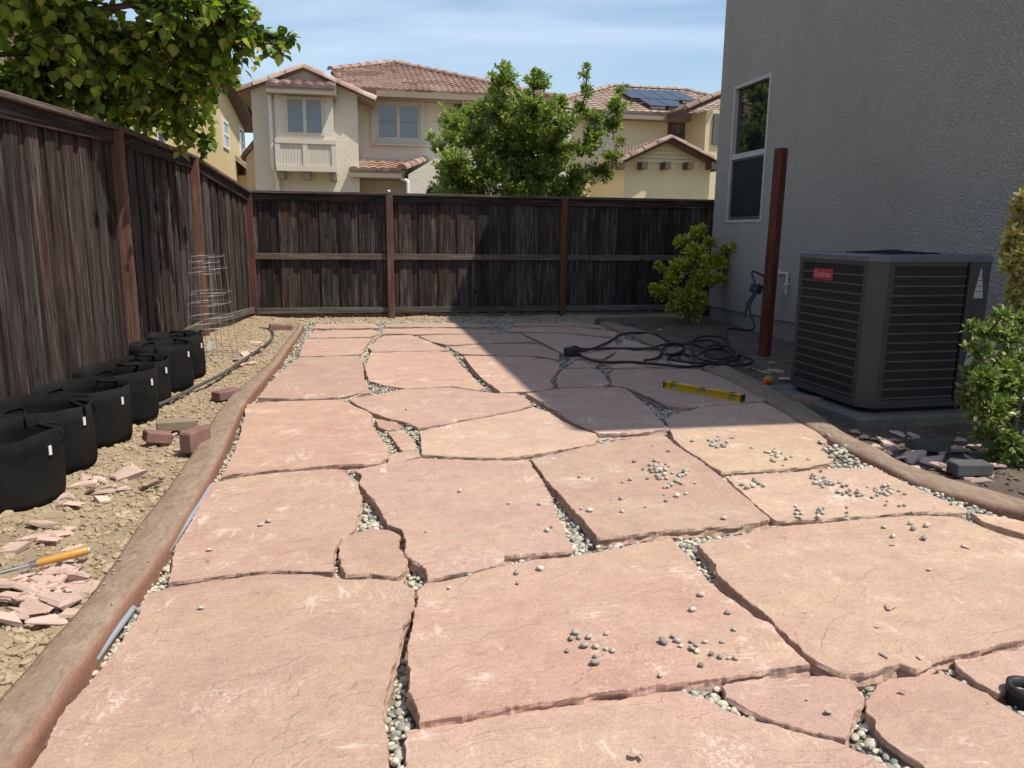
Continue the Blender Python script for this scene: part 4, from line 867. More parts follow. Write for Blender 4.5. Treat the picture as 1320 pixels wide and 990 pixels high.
# loose pebbles on the slabs
def peb_mesh(seed):
    v, f = ICO[2]; r = np.random.default_rng(seed); d = 1+.13*np.sin(v @ r.normal(0, 2, 3)+r.random())[:, None]+.08*np.sin(v @ r.normal(0, 4, 3))[:, None]+.03*r.standard_normal((len(v), 1))
    m = raw_mesh('pebble', v*d*np.array([r.uniform(1, 1.3), r.uniform(.75, 1), r.uniform(.5, .8)]), f, True); m.materials.append(M['pebble']); return m
PM = [peb_mesh(k) for k in range(16)]
rp = random.Random(11); npb = 0
def pebble(x, y, s, lab='round river pebble lying by itself on a flagstone', grp='single pebbles on the flagstones'):
    global npb
    g = P(x, y, ZT); dzz = -.012
    for k, pl in enumerate(POLY):
        if inpoly(np.array([g.x]), np.array([g.y]), pl)[0]: dzz = SDZ[k]
    o = link('pebble', PM[rp.randrange(16)], None, P(x, y, ZT+dzz+.002+s*.6)); o.scale = (s, s, s); o.rotation_euler = (rp.uniform(-.3, .3), rp.uniform(-.3, .3), rp.uniform(0, 6.28)); npb += 1
    tag(o, lab, 'pebble', grp)
for q in ((736, 822), (742, 814), (747, 821), (759, 820), (782, 816), (754, 831), (731, 838), (768, 833), (781, 836), (767, 846), (767, 853), (790, 838), (904, 766), (893, 785), (938, 789), (946, 811), (855, 826), (868, 820), (873, 825), (878, 832), (891, 826), (897, 831), (892, 835), (909, 827), (931, 827), (898, 839), (917, 842), (928, 846), (939, 848), (948, 848), (904, 857), (851, 870), (1068, 917), (666, 737), (697, 732), (606, 742), (579, 757), (667, 751), (270, 708), (336, 676), (346, 671), (259, 783), (696, 649), (656, 648), (705, 683), (711, 679), (549, 685), (593, 632), (524, 527), (747, 614), (764, 616), (803, 621), (841, 574), (884, 636), (856, 637), (802, 659), (749, 655), (933, 667), (844, 593), (862, 581), (893, 568), (800, 642), (859, 645), (832, 653), (760, 657)):
    pebble(*q, rp.uniform(.007, .0135) if q[1] > 700 else rp.uniform(.006, .0125))
def cluster(x, y, sx, sy, n, s0=.007, s1=.0145, slope=0, lab='pebble strewn thinly over the tan slabs below the air conditioner', grp='strewn pebbles'):
    for _ in range(n):
        a = rp.gauss(0, 1); pebble(x+a*sx, y+rp.gauss(0, sy)+a*slope, rp.uniform(s0, s1), lab, grp)
H1 = dict(lab='pebble in the big heap on the tan slab at the tip of the house shadow', grp='pebble heap on the middle slab')
H2 = dict(lab='pebble in one of the two small heaps on the slab below the spirit level', grp='pebble heaps below the level')
H3 = dict(lab='pebble in the heaps on the narrow slab along the right kerb', grp='pebble heaps by the right kerb')
H4 = dict(lab='pebble spilled against the right kerb in the bush shadow', grp='pebbles spilled at the kerb')
cluster(862, 614, 15, 6, 34, slope=4, **H1); cluster(846, 601, 7, 3, 8, **H1); cluster(881, 606, 5, 3, 5, **H1)
cluster(928, 572, 8, 4, 18, **H2); cluster(992, 590, 7, 5, 14, **H2); cluster(1068, 622, 14, 4, 30, slope=6, **H3); cluster(1098, 634, 8, 4, 12, **H3); cluster(1140, 632, 7, 5, 14, **H3)
cluster(1060, 660, 12, 4, 9, **H3); cluster(1028, 660, 6, 4, 7, **H3); cluster(1080, 580, 12, 6, 26, .011, .019, 4, **H4); cluster(1095, 597, 14, 3, 10, **H4); cluster(965, 622, 8, 4, 7)
cluster(1150, 640, 60, 14, 14, .006, .011); cluster(1010, 585, 40, 14, 8, .006, .01); cluster(1150, 680, 30, 8, 8, .009, .015)


# ------------------------------------------------------------------ roofs
def tile_slope(name, poly, m, par, col=.28, row=.36, amp=.045, lift=.03):
    # poly: planar slope outline; first two points are the eave (left to right seen from outside)
    o = Vector(poly[0]); u = (Vector(poly[1])-o).normalized(); nrm = None
    for p in poly[2:]:
        k = (Vector(p)-o)-u*(Vector(p)-o).dot(u)
        if k.length > .05: v = k.normalized(); break
    n = u.cross(v)
    if n.z < 0: n = -n
    q = [((Vector(p)-o).dot(u), (Vector(p)-o).dot(v)) for p in poly]; vmax = max(b for _, b in q)
    def rng_u(vv):
        xs_ = []
        for i in range(len(q)):
            (a, b), (c_, d_) = q[i-1], q[i]
            if (b-vv)*(d_-vv) <= 0 and abs(b-d_) > 1e-9: xs_.append(a+(c_-a)*(vv-b)/(d_-b))
        return (min(xs_), max(xs_)) if len(xs_) > 1 else None
    mb = MB(); rows = max(1, int(vmax/row)); 
    for i in range(rows):
        v0, v1 = i*vmax/rows, (i+1)*vmax/rows; a = rng_u(v0+1e-4); b = rng_u(v1-1e-4)
        if not a or not b: continue
        u0_, u1_ = min(a[0], b[0]), max(a[1], b[1]); ks = max(2, int((u1_-u0_)/col*6)); vs = []; fs = []
        for j in range(ks+1):
            uu = u0_+(u1_-u0_)*j/ks; h = amp*(abs(math.sin(math.pi*uu/col))**.8)
            ua = min(max(uu, a[0]), a[1]); ub = min(max(uu, b[0]), b[1])
            vs += [o+u*ua+v*(v0-.02)+n*(h+lift+.02), o+u*ub+v*v1+n*(h+lift-.012), o+u*ua+v*(v0-.02)+n*(-.01)]
        for j in range(ks): fs += [(j*3, j*3+3, j*3+4, j*3+1), (j*3+2, j*3+5, j*3+3, j*3)]
        mb.add(vs, fs)
    return tag(obj(name, mb, m, par), kind='stuff')
def ridge_tiles(a, b, m, par, r=.12, ln=.4, name='ridge_tile'):
    a = Vector(a); b = Vector(b); d = b-a; n = max(1, round(d.length/ln)); x = d.normalized(); y = x.cross(Vector((0, 0, 1))).normalized(); z = y.cross(x); st = d.length/n; seg = 7; vs = []
    for (t, s) in ((0, 1.1), (st*1.06, .9)):
        vs += [Vector((t, math.cos(math.pi*k/seg)*r*s, math.sin(math.pi*k/seg)*r*s*.85)) for k in range(seg+1)]
    k2 = seg+1; fs = [(k, k+1, k2+k+1, k2+k) for k in range(seg)]+[tuple(range(seg, -1, -1)), tuple(range(k2, 2*k2))]
    me = MB().add(vs, fs).mesh(name); me.materials.append(m)
    for i in range(n):
        o = link(name, me, par); c = a+x*(st*i)-WL[par.name]
        o.matrix_local = Matrix(((x.x, y.x, z.x, c.x), (x.y, y.y, z.y, c.y), (x.z, y.z, z.z, c.z), (0, 0, 0, 1)))
def window(par, p0, p1, Y, frame_m, muntin=(2, 2), sash=True, trim=None, rec=.05, blind=0):
    # p0 upper left, p1 lower right (world points on wall plane Y)
    x0, x1, z1, z0 = p0.x, p1.x, p0.z, p1.z; w_ = .06; mb = MB()
    def fr(mb, x0, x1, z0, z1, w, ya, yb):
        mb.span((x0, ya, z0), (x1, yb, z0+w)); mb.span((x0, ya, z1-w), (x1, yb, z1)); mb.span((x0, ya, z0+w), (x0+w, yb, z1-w)); mb.span((x1-w, ya, z0+w), (x1, yb, z1-w))
    fr(mb, x0, x1, z0, z1, w_, Y-.03, Y+.05); xm = (x0+x1)/2
    if sash: mb.span((xm-.04, Y-.028, z0+w_), (xm+.04, Y+.05, z1-w_))
    wn = obj('window', mb, frame_m, par); halves = ((x0+w_, xm-.04), (xm+.04, x1-w_)) if sash else ((x0+w_, x1-w_),)
    for a, b in halves:
        obj('pane', MB().span((a, Y-.012, z0+w_), (b, Y-.006, z1-w_)), M['glass_far'], wn)
        if blind: obj('blind', MB().span((a, Y-.02, z1-w_-blind*(z1-z0)), (b, Y-.0125, z1-w_)), M['blind'], wn)
        for k in range(1, muntin[0]): xx = a+(b-a)*k/muntin[0]; obj('muntin', MB().span((xx-.012, Y-.025, z0+w_), (xx+.012, Y-.0205, z1-w_)), M['blind'], wn)
        for k in range(1, muntin[1]): zz = z0+(z1-z0)*k/muntin[1]; obj('muntin', MB().span((a, Y-.032, zz-.012), (b, Y-.023, zz+.012)), M['blind'], wn)
    if trim:
        mb = MB(); t_ = .14; fr(mb, x0-t_, x1+t_, z0-t_, z1+t_, t_-.005, Y-.06, Y+.02); obj('window_trim', mb, trim, wn)
    return wn

# ------------------------------------------------------------------ cream house beyond the fence
def A2(zx, zy, Y): return PY(300+zx/3.882, 60+zy/3.882, Y)
YM, YG, YB = 22.0, 20.9, 20.3
ha = thing('house', 'cream stucco two-storey house with terracotta roof and boxed bay window beyond the fence', 'house', (A2(620, 700, YM).x, YM, 0))
gl, gr, ga = A2(90, 215, YG), A2(622, 222, YG), A2(345, 108, YG)
zeg = (gl.z+gr.z)/2; axg = (gl.x+gr.x)/2
mb = MB().prism([Vector((gl.x, YG, 0)), Vector((gr.x, YG, 0)), Vector((gr.x, YG, zeg)), Vector((axg, YG, ga.z)), Vector((gl.x, YG, zeg))], (0, 9, 0)); obj('wall', mb, M['cream'], ha)
mr = A2(1700, 240, YM).x; ez = A2(900, 228, YM-.5).z
obj('wall', MB().span((gr.x+.003, YM, 0), (mr, YM+8, ez-.02)), M['cream'], ha)
ov = .1
rkl = Vector((gl.x-.3, YG-ov, zeg-.3*(ga.z-zeg)/(axg-gl.x)-.06)); rka = Vector((axg, YG-ov, ga.z-.06)); rkr = Vector((gr.x+.45, YG-ov, zeg-.45*(ga.z-zeg)/(axg-gl.x)-.06)); bk = Vector((0, 9.5, 0))
mb = MB(); up2 = Vector((0, 0, .1))
mb.prism([rkl, rka, rka+up2, rkl+up2], bk); mb.prism([rka, rkr, rkr+up2, rka+up2], bk); obj('roof', mb, M['fascia'], ha)
tile_slope('roof_tiles', [rkr+up2, rkr+up2+bk, rka+up2+bk, rka+up2], M['tile'], ha); tile_slope('roof_tiles', [rkl+up2+bk, rkl+up2, rka+up2, rka+up2+bk], M['tile'], ha)
fy = Vector((0, -.04, .03)); ridge_tiles(rkl+fy, rka+fy, M['tile'], ha, .15, .42, 'rake_tile'); ridge_tiles(rkr+fy, rka+fy, M['tile'], ha, .15, .42, 'rake_tile')
# main hip roof
el, er = Vector((gr.x+.2, YM-.55, ez)), Vector((A2(1500, 240, YM).x+.4, YM-.55, ez)); yap = YM+4.2
ap = A2(800, 88, yap); elr = Vector((A2(575, 228, YM-.5).x, YM-.55, ez)); apl = PP(300+488/3.882, 60+127/3.882, er, (er-elr).cross(ap-elr).normalized()); bl_, br_ = Vector((elr.x, YM+9, ez)), Vector((er.x, YM+9, ez))
mb = MB(); base = [elr, er, br_, bl_]; th = Vector((0, 0, -.18))
mb.add(base+[p+th for p in base]+[ap, apl], [(1, 0, 9, 8), (2, 1, 8), (3, 2, 8, 9), (0, 3, 9), (4, 5, 6, 7), (0, 1, 5, 4), (1, 2, 6, 5), (2, 3, 7, 6), (3, 0, 4, 7)]); obj('roof', mb, M['fascia'], ha)
tile_slope('roof_tiles', [elr, er, ap, apl], M['tile'], ha, .17, .27, .035)
tile_slope('roof_tiles', [er, br_, ap], M['tile'], ha, .17, .27, .035)
ridge_tiles(er+Vector((0, 0, .05)), ap+Vector((0, 0, .06)), M['tile'], ha, .11, .4); ridge_tiles(apl+Vector((0, 0, .06)), ap+Vector((0, 0, .06)), M['tile'], ha, .11, .4)
obj('gutter', MB().span((el.x+.3, YM-.68, ez-.17), (er.x, YM-.56, ez-.03)), M['fascia'], ha)
# bay
b0, b1 = A2(205, 225, YB), A2(510, 625, YB); bt = A2(205, 225, YB).z; bm_ = A2(205, 470, YB).z; bb = b1.z
bay = obj('bay', MB().span((b0.x, YB, bb), (b1.x, YG-.003, bt)), M['cream'], ha)
tl = [Vector((b0.x-.15, YB-.3, A2(190, 205, YB).z)), Vector((b1.x+.1, YB-.3, A2(190, 205, YB).z)), Vector((b1.x+.1, YG, A2(190, 170, YG).z)), Vector((b0.x-.15, YG, A2(190, 170, YG).z))]
obj('bay_roof', MB().prism([tl[0]-Vector((0, 0, .16)), tl[0], tl[3], Vector((tl[3].x, YG, tl[0].z-.16))], (tl[1].x-tl[0].x, 0, 0)), M['fascia'], ha)
tile_slope('roof_tiles', tl, M['tile'], ha, .27, .3)
window(ha, A2(258, 248, YB), A2(460, 447, YB), YB, M['trim'], (2, 2), True, None, blind=.24)
mb = MB().span((b0.x-.02, YB-.09, bm_-.06), (b1.x+.06, YB-.004, bm_+.05)); mb.span((b0.x-.02, YB-.09, bb-.02), (b1.x+.06, YB-.004, bb+.12))
xm = (b0.x+b1.x)/2
for x in (b0.x+.03, xm, b1.x-.0): mb.span((x-.06, YB-.08, bb+.12), (x+.06, YB-.004, bm_-.06))
obj('panel_frame', mb, M['trim'], bay)
for a, b in ((b0.x+.09, xm-.06), (xm+.06, b1.x-.06)):
    k = 8; obj('panel_back', MB().span((a, YB-.035, bb+.12), (b, YB-.004, bm_-.06)), M['trim'], bay)
    for i in range(k): obj('board', MB().span((a+(b-a)*i/k+.004, YB-.05, bb+.12), (a+(b-a)*(i+1)/k-.004, YB-.036, bm_-.06)), M['trim'], bay)
for t in (.05, .5, .97): x = b0.x+(b1.x-b0.x)*t; obj('corbel', MB().span((x-.09, YB+.02, bb-.2), (x+.09, YG-.004, bb-.022)), M['fascia'], ha)
dx_ = b0.x-.1
obj('downspout', MB().tube(spline([(dx_, YB+.1, bt-.05), (dx_, YB+.08, bt-.4), (dx_, YB+.08, bm_), (dx_, YB+.08, bb+.1), (dx_+.05, YG-.12, bb-.25), (dx_+.06, YG-.08, .2)], 4), .055, 6), M['white'], ha)
# main wall windows
window(ha, A2(716, 280, YM), A2(938, 472, YM), YM, M['trim'], (1, 2), True, M['trim'], blind=.0)
s0, s1 = A2(695, 487, YM), A2(968, 502, YM); obj('sill', MB().span((s0.x, YM-.16, s1.z), (s1.x, YM-.003, s0.z)), M['trim'], ha)
s0, s1 = A2(1108, 277, YM), A2(1166, 497, YM); sh = obj('shutter', MB().span((s0.x, YM-.06, s1.z), (s1.x, YM-.003, s0.z)), M['shutter'], ha)
for t in (.18, .82): z = s1.z+(s0.z-s1.z)*t; obj('batten', MB().span((s0.x+.02, YM-.085, z-.07), (s1.x-.02, YM-.061, z+.07)), M['shutter'], sh)
window(ha, A2(1178, 290, YM), A2(1400, 480, YM), YM, M['trim'], (2, 2), True, M['trim'])
# porch roof and wing
YP = 20.9; pz0 = A2(700, 622, YP).z; pz1 = A2(700, 575, YM).z
pl_ = [Vector((A2(582, 612, YP).x, YP-.2, pz0)), Vector((A2(845, 630, YP).x, YP-.2, pz0)), Vector((A2(940, 580, YM).x, YM, pz1)), Vector((A2(640, 578, YM).x, YM, pz1))]
tile_slope('roof_tiles', pl_, M['tile'], ha, .25, .3)
obj('porch_roof', MB().prism([pl_[0]-Vector((0, 0, .18)), pl_[0]-Vector((0, 0, .02)), pl_[3]-Vector((0, 0, .03)), Vector((pl_[3].x, YM, pz0-.18))], (pl_[1].x-pl_[0].x, 0, 0)), M['fascia'], ha)
ridge_tiles(pl_[1]+Vector((0, 0, .05)), pl_[2]+Vector((.1, 0, .08)), M['tile'], ha, .14, .4, 'rake_tile')
wx0, wx1 = A2(878, 610, YP).x, A2(1500, 600, YP).x; zt0, zt1 = A2(878, 640, YP).z, A2(1010, 560, YP).z
obj('wall', MB().prism([Vector((wx0, YP, 0)), Vector((wx1, YP, 0)), Vector((wx1, YP, zt1)), Vector((A2(1010, 560, YP).x, YP, zt1)), Vector((wx0, YP, zt0))], (0, YM-YP-.004, 0)), M['cream'], ha)
obj('downspout', MB().tube(spline([A2(838, 640, YP), A2(842, 660, YP), A2(872, 672, YP), A2(876, 690, YP), A2(876, 760, YP)], 4), .045, 6), M['white'], ha)
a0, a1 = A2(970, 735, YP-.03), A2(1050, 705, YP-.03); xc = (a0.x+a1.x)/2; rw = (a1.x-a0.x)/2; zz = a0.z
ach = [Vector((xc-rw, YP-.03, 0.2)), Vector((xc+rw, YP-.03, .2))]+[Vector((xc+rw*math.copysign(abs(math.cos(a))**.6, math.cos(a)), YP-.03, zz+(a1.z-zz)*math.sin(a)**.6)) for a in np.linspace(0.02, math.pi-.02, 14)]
obj('archway_shade', MB().prism(ach, (0, .026, 0)), M['dark'], ha)  # flat plate on the wall; shade inside the arched opening is its black colour
# side wing seen in the gap
s0 = A2(66, 552, 25); s1 = A2(112, 496, 25); sx1 = gl.x+.6
zr1 = s0.z+(s1.z-s0.z)/(s1.x-s0.x)*(sx1-s0.x)
obj('side_wing', MB().prism([Vector((s0.x, 25, 0)), Vector((sx1, 25, 0)), Vector((sx1, 25, zr1)), Vector((s0.x, 25, s0.z))], (0, 4, 0)), M['cream'], ha)
obj('side_roof', MB().prism([Vector((s0.x-.12, 24.9, s0.z-.1)), Vector((sx1, 24.9, zr1)), Vector((sx1, 24.9, zr1+.2)), Vector((s0.x-.12, 24.9, s0.z+.06))], (0, 4.2, 0)), M['tile3'], ha)

# ------------------------------------------------------------------ yellow house with solar panels
def B3(zx, zy, Y): return PY(600+zx/3.667, 60+zy/3.667, Y)
Y1, Y2, Y3 = 28.0, 26.2, 22.5
hb = thing('house', 'yellow stucco house with dark solar panels on its brown tiled roof', 'house', (B3(900, 700, Y1).x, Y1, 0))
ez = B3(800, 312, Y1-.5).z; x0 = B3(500, 300, Y1).x-1; x1 = B3(1140, 300, Y1).x
obj('wall', MB().span((x0, Y1, 0), (x1+.1, Y1+9, ez)), M['yellow'], hb)
x2 = B3(1140, 300, Y2).x; obj('wall', MB().span((x2, Y2, 0), (x2+6, Y1-.01, B3(1140, 300, Y2).z)), M['yellow'], hb)
E0, E1 = Vector((x0-.5, Y1-.5, ez)), Vector((x1+3.5, Y1-.5, ez)); yr_ = Y1+4.5; rl, rr_ = B3(690, 195, yr_), B3(1040, 195, yr_); rr_.z = rl.z; E2, E3 = Vector((E1.x, Y1+9.5, ez)), Vector((E0.x, Y1+9.5, ez)); th = Vector((0, 0, -.22))
mb = MB(); mb.add([E0, E1, E2, E3]+[p+th for p in (E0, E1, E2, E3)]+[rl, rr_], [(0, 1, 9, 8), (1, 2, 9), (2, 3, 8, 9), (3, 0, 8), (4, 7, 6, 5), (1, 0, 4, 5), (2, 1, 5, 6), (3, 2, 6, 7), (0, 3, 7, 4)]); obj('roof', mb, M['fascia'], hb)
tile_slope('roof_tiles', [E0, E1, rr_, rl], M['tile2'], hb, .3, .36, .03); tile_slope('roof_tiles', [E3, E0, rl], M['tile2'], hb, .3, .36, .03); tile_slope('roof_tiles', [E1, E2, rr_], M['tile2'], hb, .3, .36, .03)
u5 = Vector((0, 0, .06)); ridge_tiles(rl+u5, rr_+u5, M['tile2'], hb, .12, .42); ridge_tiles(E0+u5, rl+u5, M['tile2'], hb, .12, .42); ridge_tiles(E1+u5, rr_+u5, M['tile2'], hb, .12, .42)
pn = (E1-E0).cross(rl-E0).normalized(); pn = pn if pn.z > 0 else -pn
uu = (E1-E0).normalized(); vv = pn.cross(uu); vv = vv if vv.z > 0 else -vv
def RP(zx, zy): return PP(600+zx/3.667, 60+zy/3.667, E0+pn*.2, pn)
def panel(pa, wu, hv):
    c = pa+uu*wu/2+vv*hv/2; m3 = Matrix((uu, vv, pn)).transposed(); sp_ = obj('solar_panel', MB().box(c, (wu-.03, hv-.02, .04), m3), M['solar'], hb)
    obj('rail_foot', MB().box(c-pn*.07-vv*hv*.4, (wu*.8, .05, .1), m3), M['steel'], sp_)
pl0, pr0 = RP(785, 244), RP(1100, 256); n = 4; tot = (pr0-pl0).dot(uu); hv = (RP(745, 200)-pl0).dot(vv)
for k in range(n): panel(pl0+uu*(tot*k/n), tot/n, hv)
pl1, pr1 = RP(875, 280), RP(1032, 281); tot = (pr1-pl1).dot(uu); hv2 = (pl0-pl1).dot(vv)-.06
for k in range(2): panel(pl1+uu*(tot*k/2), tot/2, hv2)
vp = PY(600+763/3.667, 60+190/3.667, yr_-.3); obj('vent_pipe', MB().tube([vp-Vector((0, 0, .5)), vp+Vector((0, 0, .02))], .06, 8).lathe(vp, [(.1, 0), (.1, .09), (.02, .12)], 8), M['dkfascia'], hb)
# right wing roof
w0 = B3(1040, 316, Y2-.25); w1 = B3(1215, 240, Y2-.25)
mb = MB().prism([w0, w1, w1+Vector((0, 0, .2)), w0+Vector((0, 0, .2))], (0, 1.6, 0)); obj('roof', mb, M['dkfascia'], hb)
tile_slope('roof_tiles', [w0+Vector((0, 1.6, .2)), w0+Vector((0, 0, .2)), w1+Vector((0, 0, .2)), w1+Vector((0, 1.6, .2))], M['tile2'], hb, .3, .36, .03); ridge_tiles(w0+Vector((0, -.05, .14)), w1+Vector((0, -.05, .14)), M['tile3'], hb, .16, .45, 'rake_tile')
window(hb, B3(975, 338, Y1), B3(1035, 420, Y1), Y1, M['dkfascia'], (2, 2), False, M['dkfascia'])
window(hb, B3(580, 335, Y1), B3(650, 490, Y1), Y1, M['white'], (1, 2), False, M['trim'])
s0, s1 = B3(652, 360, Y1), B3(692, 492, Y1); obj('shutter', MB().span((s0.x, Y1-.07, s1.z), (s1.x, Y1-.003, s0.z)), M['trim'], hb)
s0, s1 = B3(1172, 318, Y2), B3(1202, 465, Y2); obj('shutter', MB().span((s0.x, Y2-.07, s1.z), (s1.x, Y2-.003, s0.z)), M['shutter'], hb)
# garage gable
g0, g1, gA = B3(722, 552, Y3), B3(1187, 552, Y3), B3(950, 438, Y3); zc = (g0.z+g1.z)/2
cxg = (g0.x+g1.x)/2
obj('wall', MB().prism([Vector((g0.x+.2, Y3, 0)), Vector((g1.x-.2, Y3, 0)), Vector((g1.x-.2, Y3, zc)), Vector((gA.x, Y3, gA.z-.05)), Vector((g0.x+.2, Y3, zc))], (0, 3.5, 0)), M['yellow'], hb)
def rake(x): return (gA.z-zc)/(gA.x-g0.x)*(x-g0.x)+zc if x < gA.x else (gA.z-zc)/(g1.x-gA.x)*(g1.x-x)+zc
nb = 6
for k in range(nb):
    za = zc+(gA.z-zc)*k/nb; zb_ = zc+(gA.z-zc)*(k+1)/nb; f0 = k/nb; xa0 = g0.x+(gA.x-g0.x)*f0+.25; xa1 = g1.x-(g1.x-gA.x)*f0-.25
    f1 = (k+1)/nb; xb0 = g0.x+(gA.x-g0.x)*f1+.25; xb1 = g1.x-(g1.x-gA.x)*f1-.25
    if xa1-xa0 < .1: continue
    if xb1 < xb0: xb0 = xb1 = (xb0+xb1)/2
    obj('siding_board', MB().add([(xa0, Y3-.05, za+.01), (xa1, Y3-.05, za+.01), (xb1, Y3-.02, zb_), (xb0, Y3-.02, zb_), (xa0, Y3-.003, za+.01), (xa1, Y3-.003, za+.01), (xb1, Y3-.003, zb_), (xb0, Y3-.003, zb_)], [(0, 1, 2, 3), (7, 6, 5, 4), (0, 4, 5, 1), (1, 5, 6, 2), (2, 6, 7, 3), (3, 7, 4, 0)]), M['yellow'], hb)
sg = (gA.z-zc)/(gA.x-g0.x); la, lb, lcx = Vector((g0.x-.15, Y3-.3, zc-.15*sg-.1)), Vector((g1.x+.15, Y3-.3, zc-.15*sg-.1)), Vector((gA.x, Y3-.3, gA.z-.1)); bk = Vector((0, 4.2, 0)); up2 = Vector((0, 0, .13))
mb = MB().prism([la, lcx, lcx+up2, la+up2], bk); mb.prism([lcx, lb, lb+up2, lcx+up2], bk); obj('roof', mb, M['dkfascia'], hb)
tile_slope('roof_tiles', [la+up2+bk, la+up2, lcx+up2, lcx+up2+bk], M['tile3'], hb, .3, .36, .03); tile_slope('roof_tiles', [lb+up2, lb+up2+bk, lcx+up2+bk, lcx+up2], M['tile3'], hb, .3, .36, .03)
dz_ = Vector((0, -.02, .1)); ridge_tiles(la+dz_, lcx+dz_, M['tile3'], hb, .13, .45, 'rake_tile'); ridge_tiles(lb+dz_, lcx+dz_, M['tile3'], hb, .13, .45, 'rake_tile')
for zx in (718, 825, 933, 1040, 1148): p = B3(zx, 566, Y3); obj('corbel', MB().span((p.x-.09, Y3-.42, p.z-.11), (p.x+.09, Y3-.003, p.z+.1)), M['dkfascia'], hb)

# ------------------------------------------------------------------ ochre house at the left
def C1(zx, zy, X): return PX(zx/3, zy/3, X)
XC = -4.4
hc = thing('house', 'ochre stucco house with white windows showing behind the leafy tree', 'house', (XC-4, 20, 0))
fe = C1(945, 500, XC); ap_ = C1(800, 215, XC); ne_y = 2*ap_.y-fe.y; ne_y = max(12.5, ne_y)
zap = ap_.z; zfe = fe.z
mb = MB().prism([Vector((XC, fe.y, 0)), Vector((XC, fe.y, zfe)), Vector((XC, ap_.y, zap)), Vector((XC, ne_y, zap-(zap-zfe)/(fe.y-ap_.y)*(ap_.y-ne_y))), Vector((XC, ne_y, 0))], (-8, 0, 0)); obj('wall', mb, M['yellow2'], hc)
sl_ = (zap-zfe)/(fe.y-ap_.y); q0 = Vector((XC+.45, fe.y+.5, zfe-.5*sl_)); q1 = Vector((XC+.45, ap_.y, zap)); q2 = Vector((XC+.45, ne_y-.5, zap-sl_*(ap_.y-ne_y+.5))); up3 = Vector((0, 0, .2)); bk = Vector((-9, 0, 0))
mb = MB().prism([q0, q1, q1+up3, q0+up3], bk); mb.prism([q1, q2, q2+up3, q1+up3], bk); obj('roof', mb, M['dkfascia'], hc)
ridge_tiles(q0+Vector((0, 0, .2)), q1+Vector((0, 0, .2)), M['tile3'], hc, .13, .42, 'rake_tile'); ridge_tiles(q2+Vector((0, 0, .2)), q1+Vector((0, 0, .2)), M['tile3'], hc, .13, .42, 'rake_tile')
for (za_, zb_) in (((856, 455), (884, 578)), ((920, 487), (941, 605))):
    p, q = C1(*za_, XC), C1(*zb_, XC); y0_, y1_ = p.y, q.y; zt_, zb2 = p.z, C1(za_[0], za_[1]+110, XC).z; mb = MB(); frame(mb, XC+.0, y0_, y1_, zb2, zt_, .09, .05)
    mb.span((XC+.002, y0_+.09, (zt_+zb2)/2-.04), (XC+.045, y1_-.09, (zt_+zb2)/2+.04)); wq = obj('window', mb, M['white'], hc); obj('pane', MB().span((XC+.003, y0_+.09, zb2+.09), (XC+.015, y1_-.09, zt_-.09)), M['glass_far'], wq)
p = C1(615, 470, XC); mb = MB(); frame(mb, XC+.0, p.y-.5, p.y+.5, p.z-.6, p.z+.5, .09, .05); wq = obj('window', mb, M['white'], hc); obj('pane', MB().span((XC+.003, p.y-.41, p.z-.51), (XC+.015, p.y+.41, p.z+.41)), M['glass_far'], wq)
lr0, lr1 = C1(945, 640, XC), C1(993, 700, XC+.2)
zl0 = lr0.z
mb = MB().prism([Vector((XC+.003, lr0.y-2.5, zl0)), Vector((XC+.9, lr0.y-2.5, zl0-.75)), Vector((XC+.9, lr0.y-2.5, zl0-.6)), Vector((XC+.003, lr0.y-2.5, zl0+.2))], (0, 3.2, 0)); obj('roof', mb, M['tile3'], hc)
obj('wall', MB().span((XC+.004, lr0.y-2.2, 0), (XC+.55, lr0.y+.4, zl0-.55)), M['yellow2'], hc)

# ------------------------------------------------------------------ foliage
HEART = (np.array([(0, 0, 0), (-.3, .12, .05), (-.5, .4, .1), (-.32, .72, .06), (0, 1.08, -.06), (.32, .72, .06), (.5, .4, .1), (.3, .12, .05), (0, .45, 0.0)]), [(0, 8, 2, 1), (8, 4, 3, 2), (0, 7, 6, 8), (8, 6, 5, 4)])
OVAL = (np.array([(0, 0, 0), (-.24, .35, .07), (-.18, .75, .06), (0, 1, -.03), (.18, .75, .06), (.24, .35, .07), (0, .5, 0)]), [(0, 6, 2, 1), (6, 3, 2, 6), (0, 5, 4, 6), (6, 4, 3, 6)])
OVAL = (OVAL[0], [(0, 3, 2, 1), (0, 5, 4, 3)])
def leaves(name, pos, dirs, size, tmpl, m, par, roll=.6, rv=None):
    tv, tf = tmpl; n = len(pos); y = dirs/np.linalg.norm(dirs, axis=1, keepdims=True)
    upv = np.tile(np.array([0, 0, 1.0]), (n, 1))+rng.normal(0, roll, (n, 3)); x = np.cross(y, upv); x /= np.linalg.norm(x, axis=1, keepdims=True)+1e-9; z = np.cross(x, y)
    V = pos[:, None, :]+size[:, None, None]*(tv[None, :, 0:1]*x[:, None]+tv[None, :, 1:2]*y[:, None]+tv[None, :, 2:3]*z[:, None])
    Fc = (np.array(tf)[None]+(np.arange(n)*len(tv))[:, None, None]).reshape(-1, 4)
    me = raw_mesh(name, V.reshape(-1, 3)-np.array(WL[par.name])[None], Fc, False)
    at = me.attributes.new('rnd', 'FLOAT', 'FACE'); at.data.foreach_set('value', np.repeat((rng.random(n) if rv is None else rv), len(tf)).astype(np.float32))
    me.materials.append(m); return tag(link(name, me, par), kind='stuff')
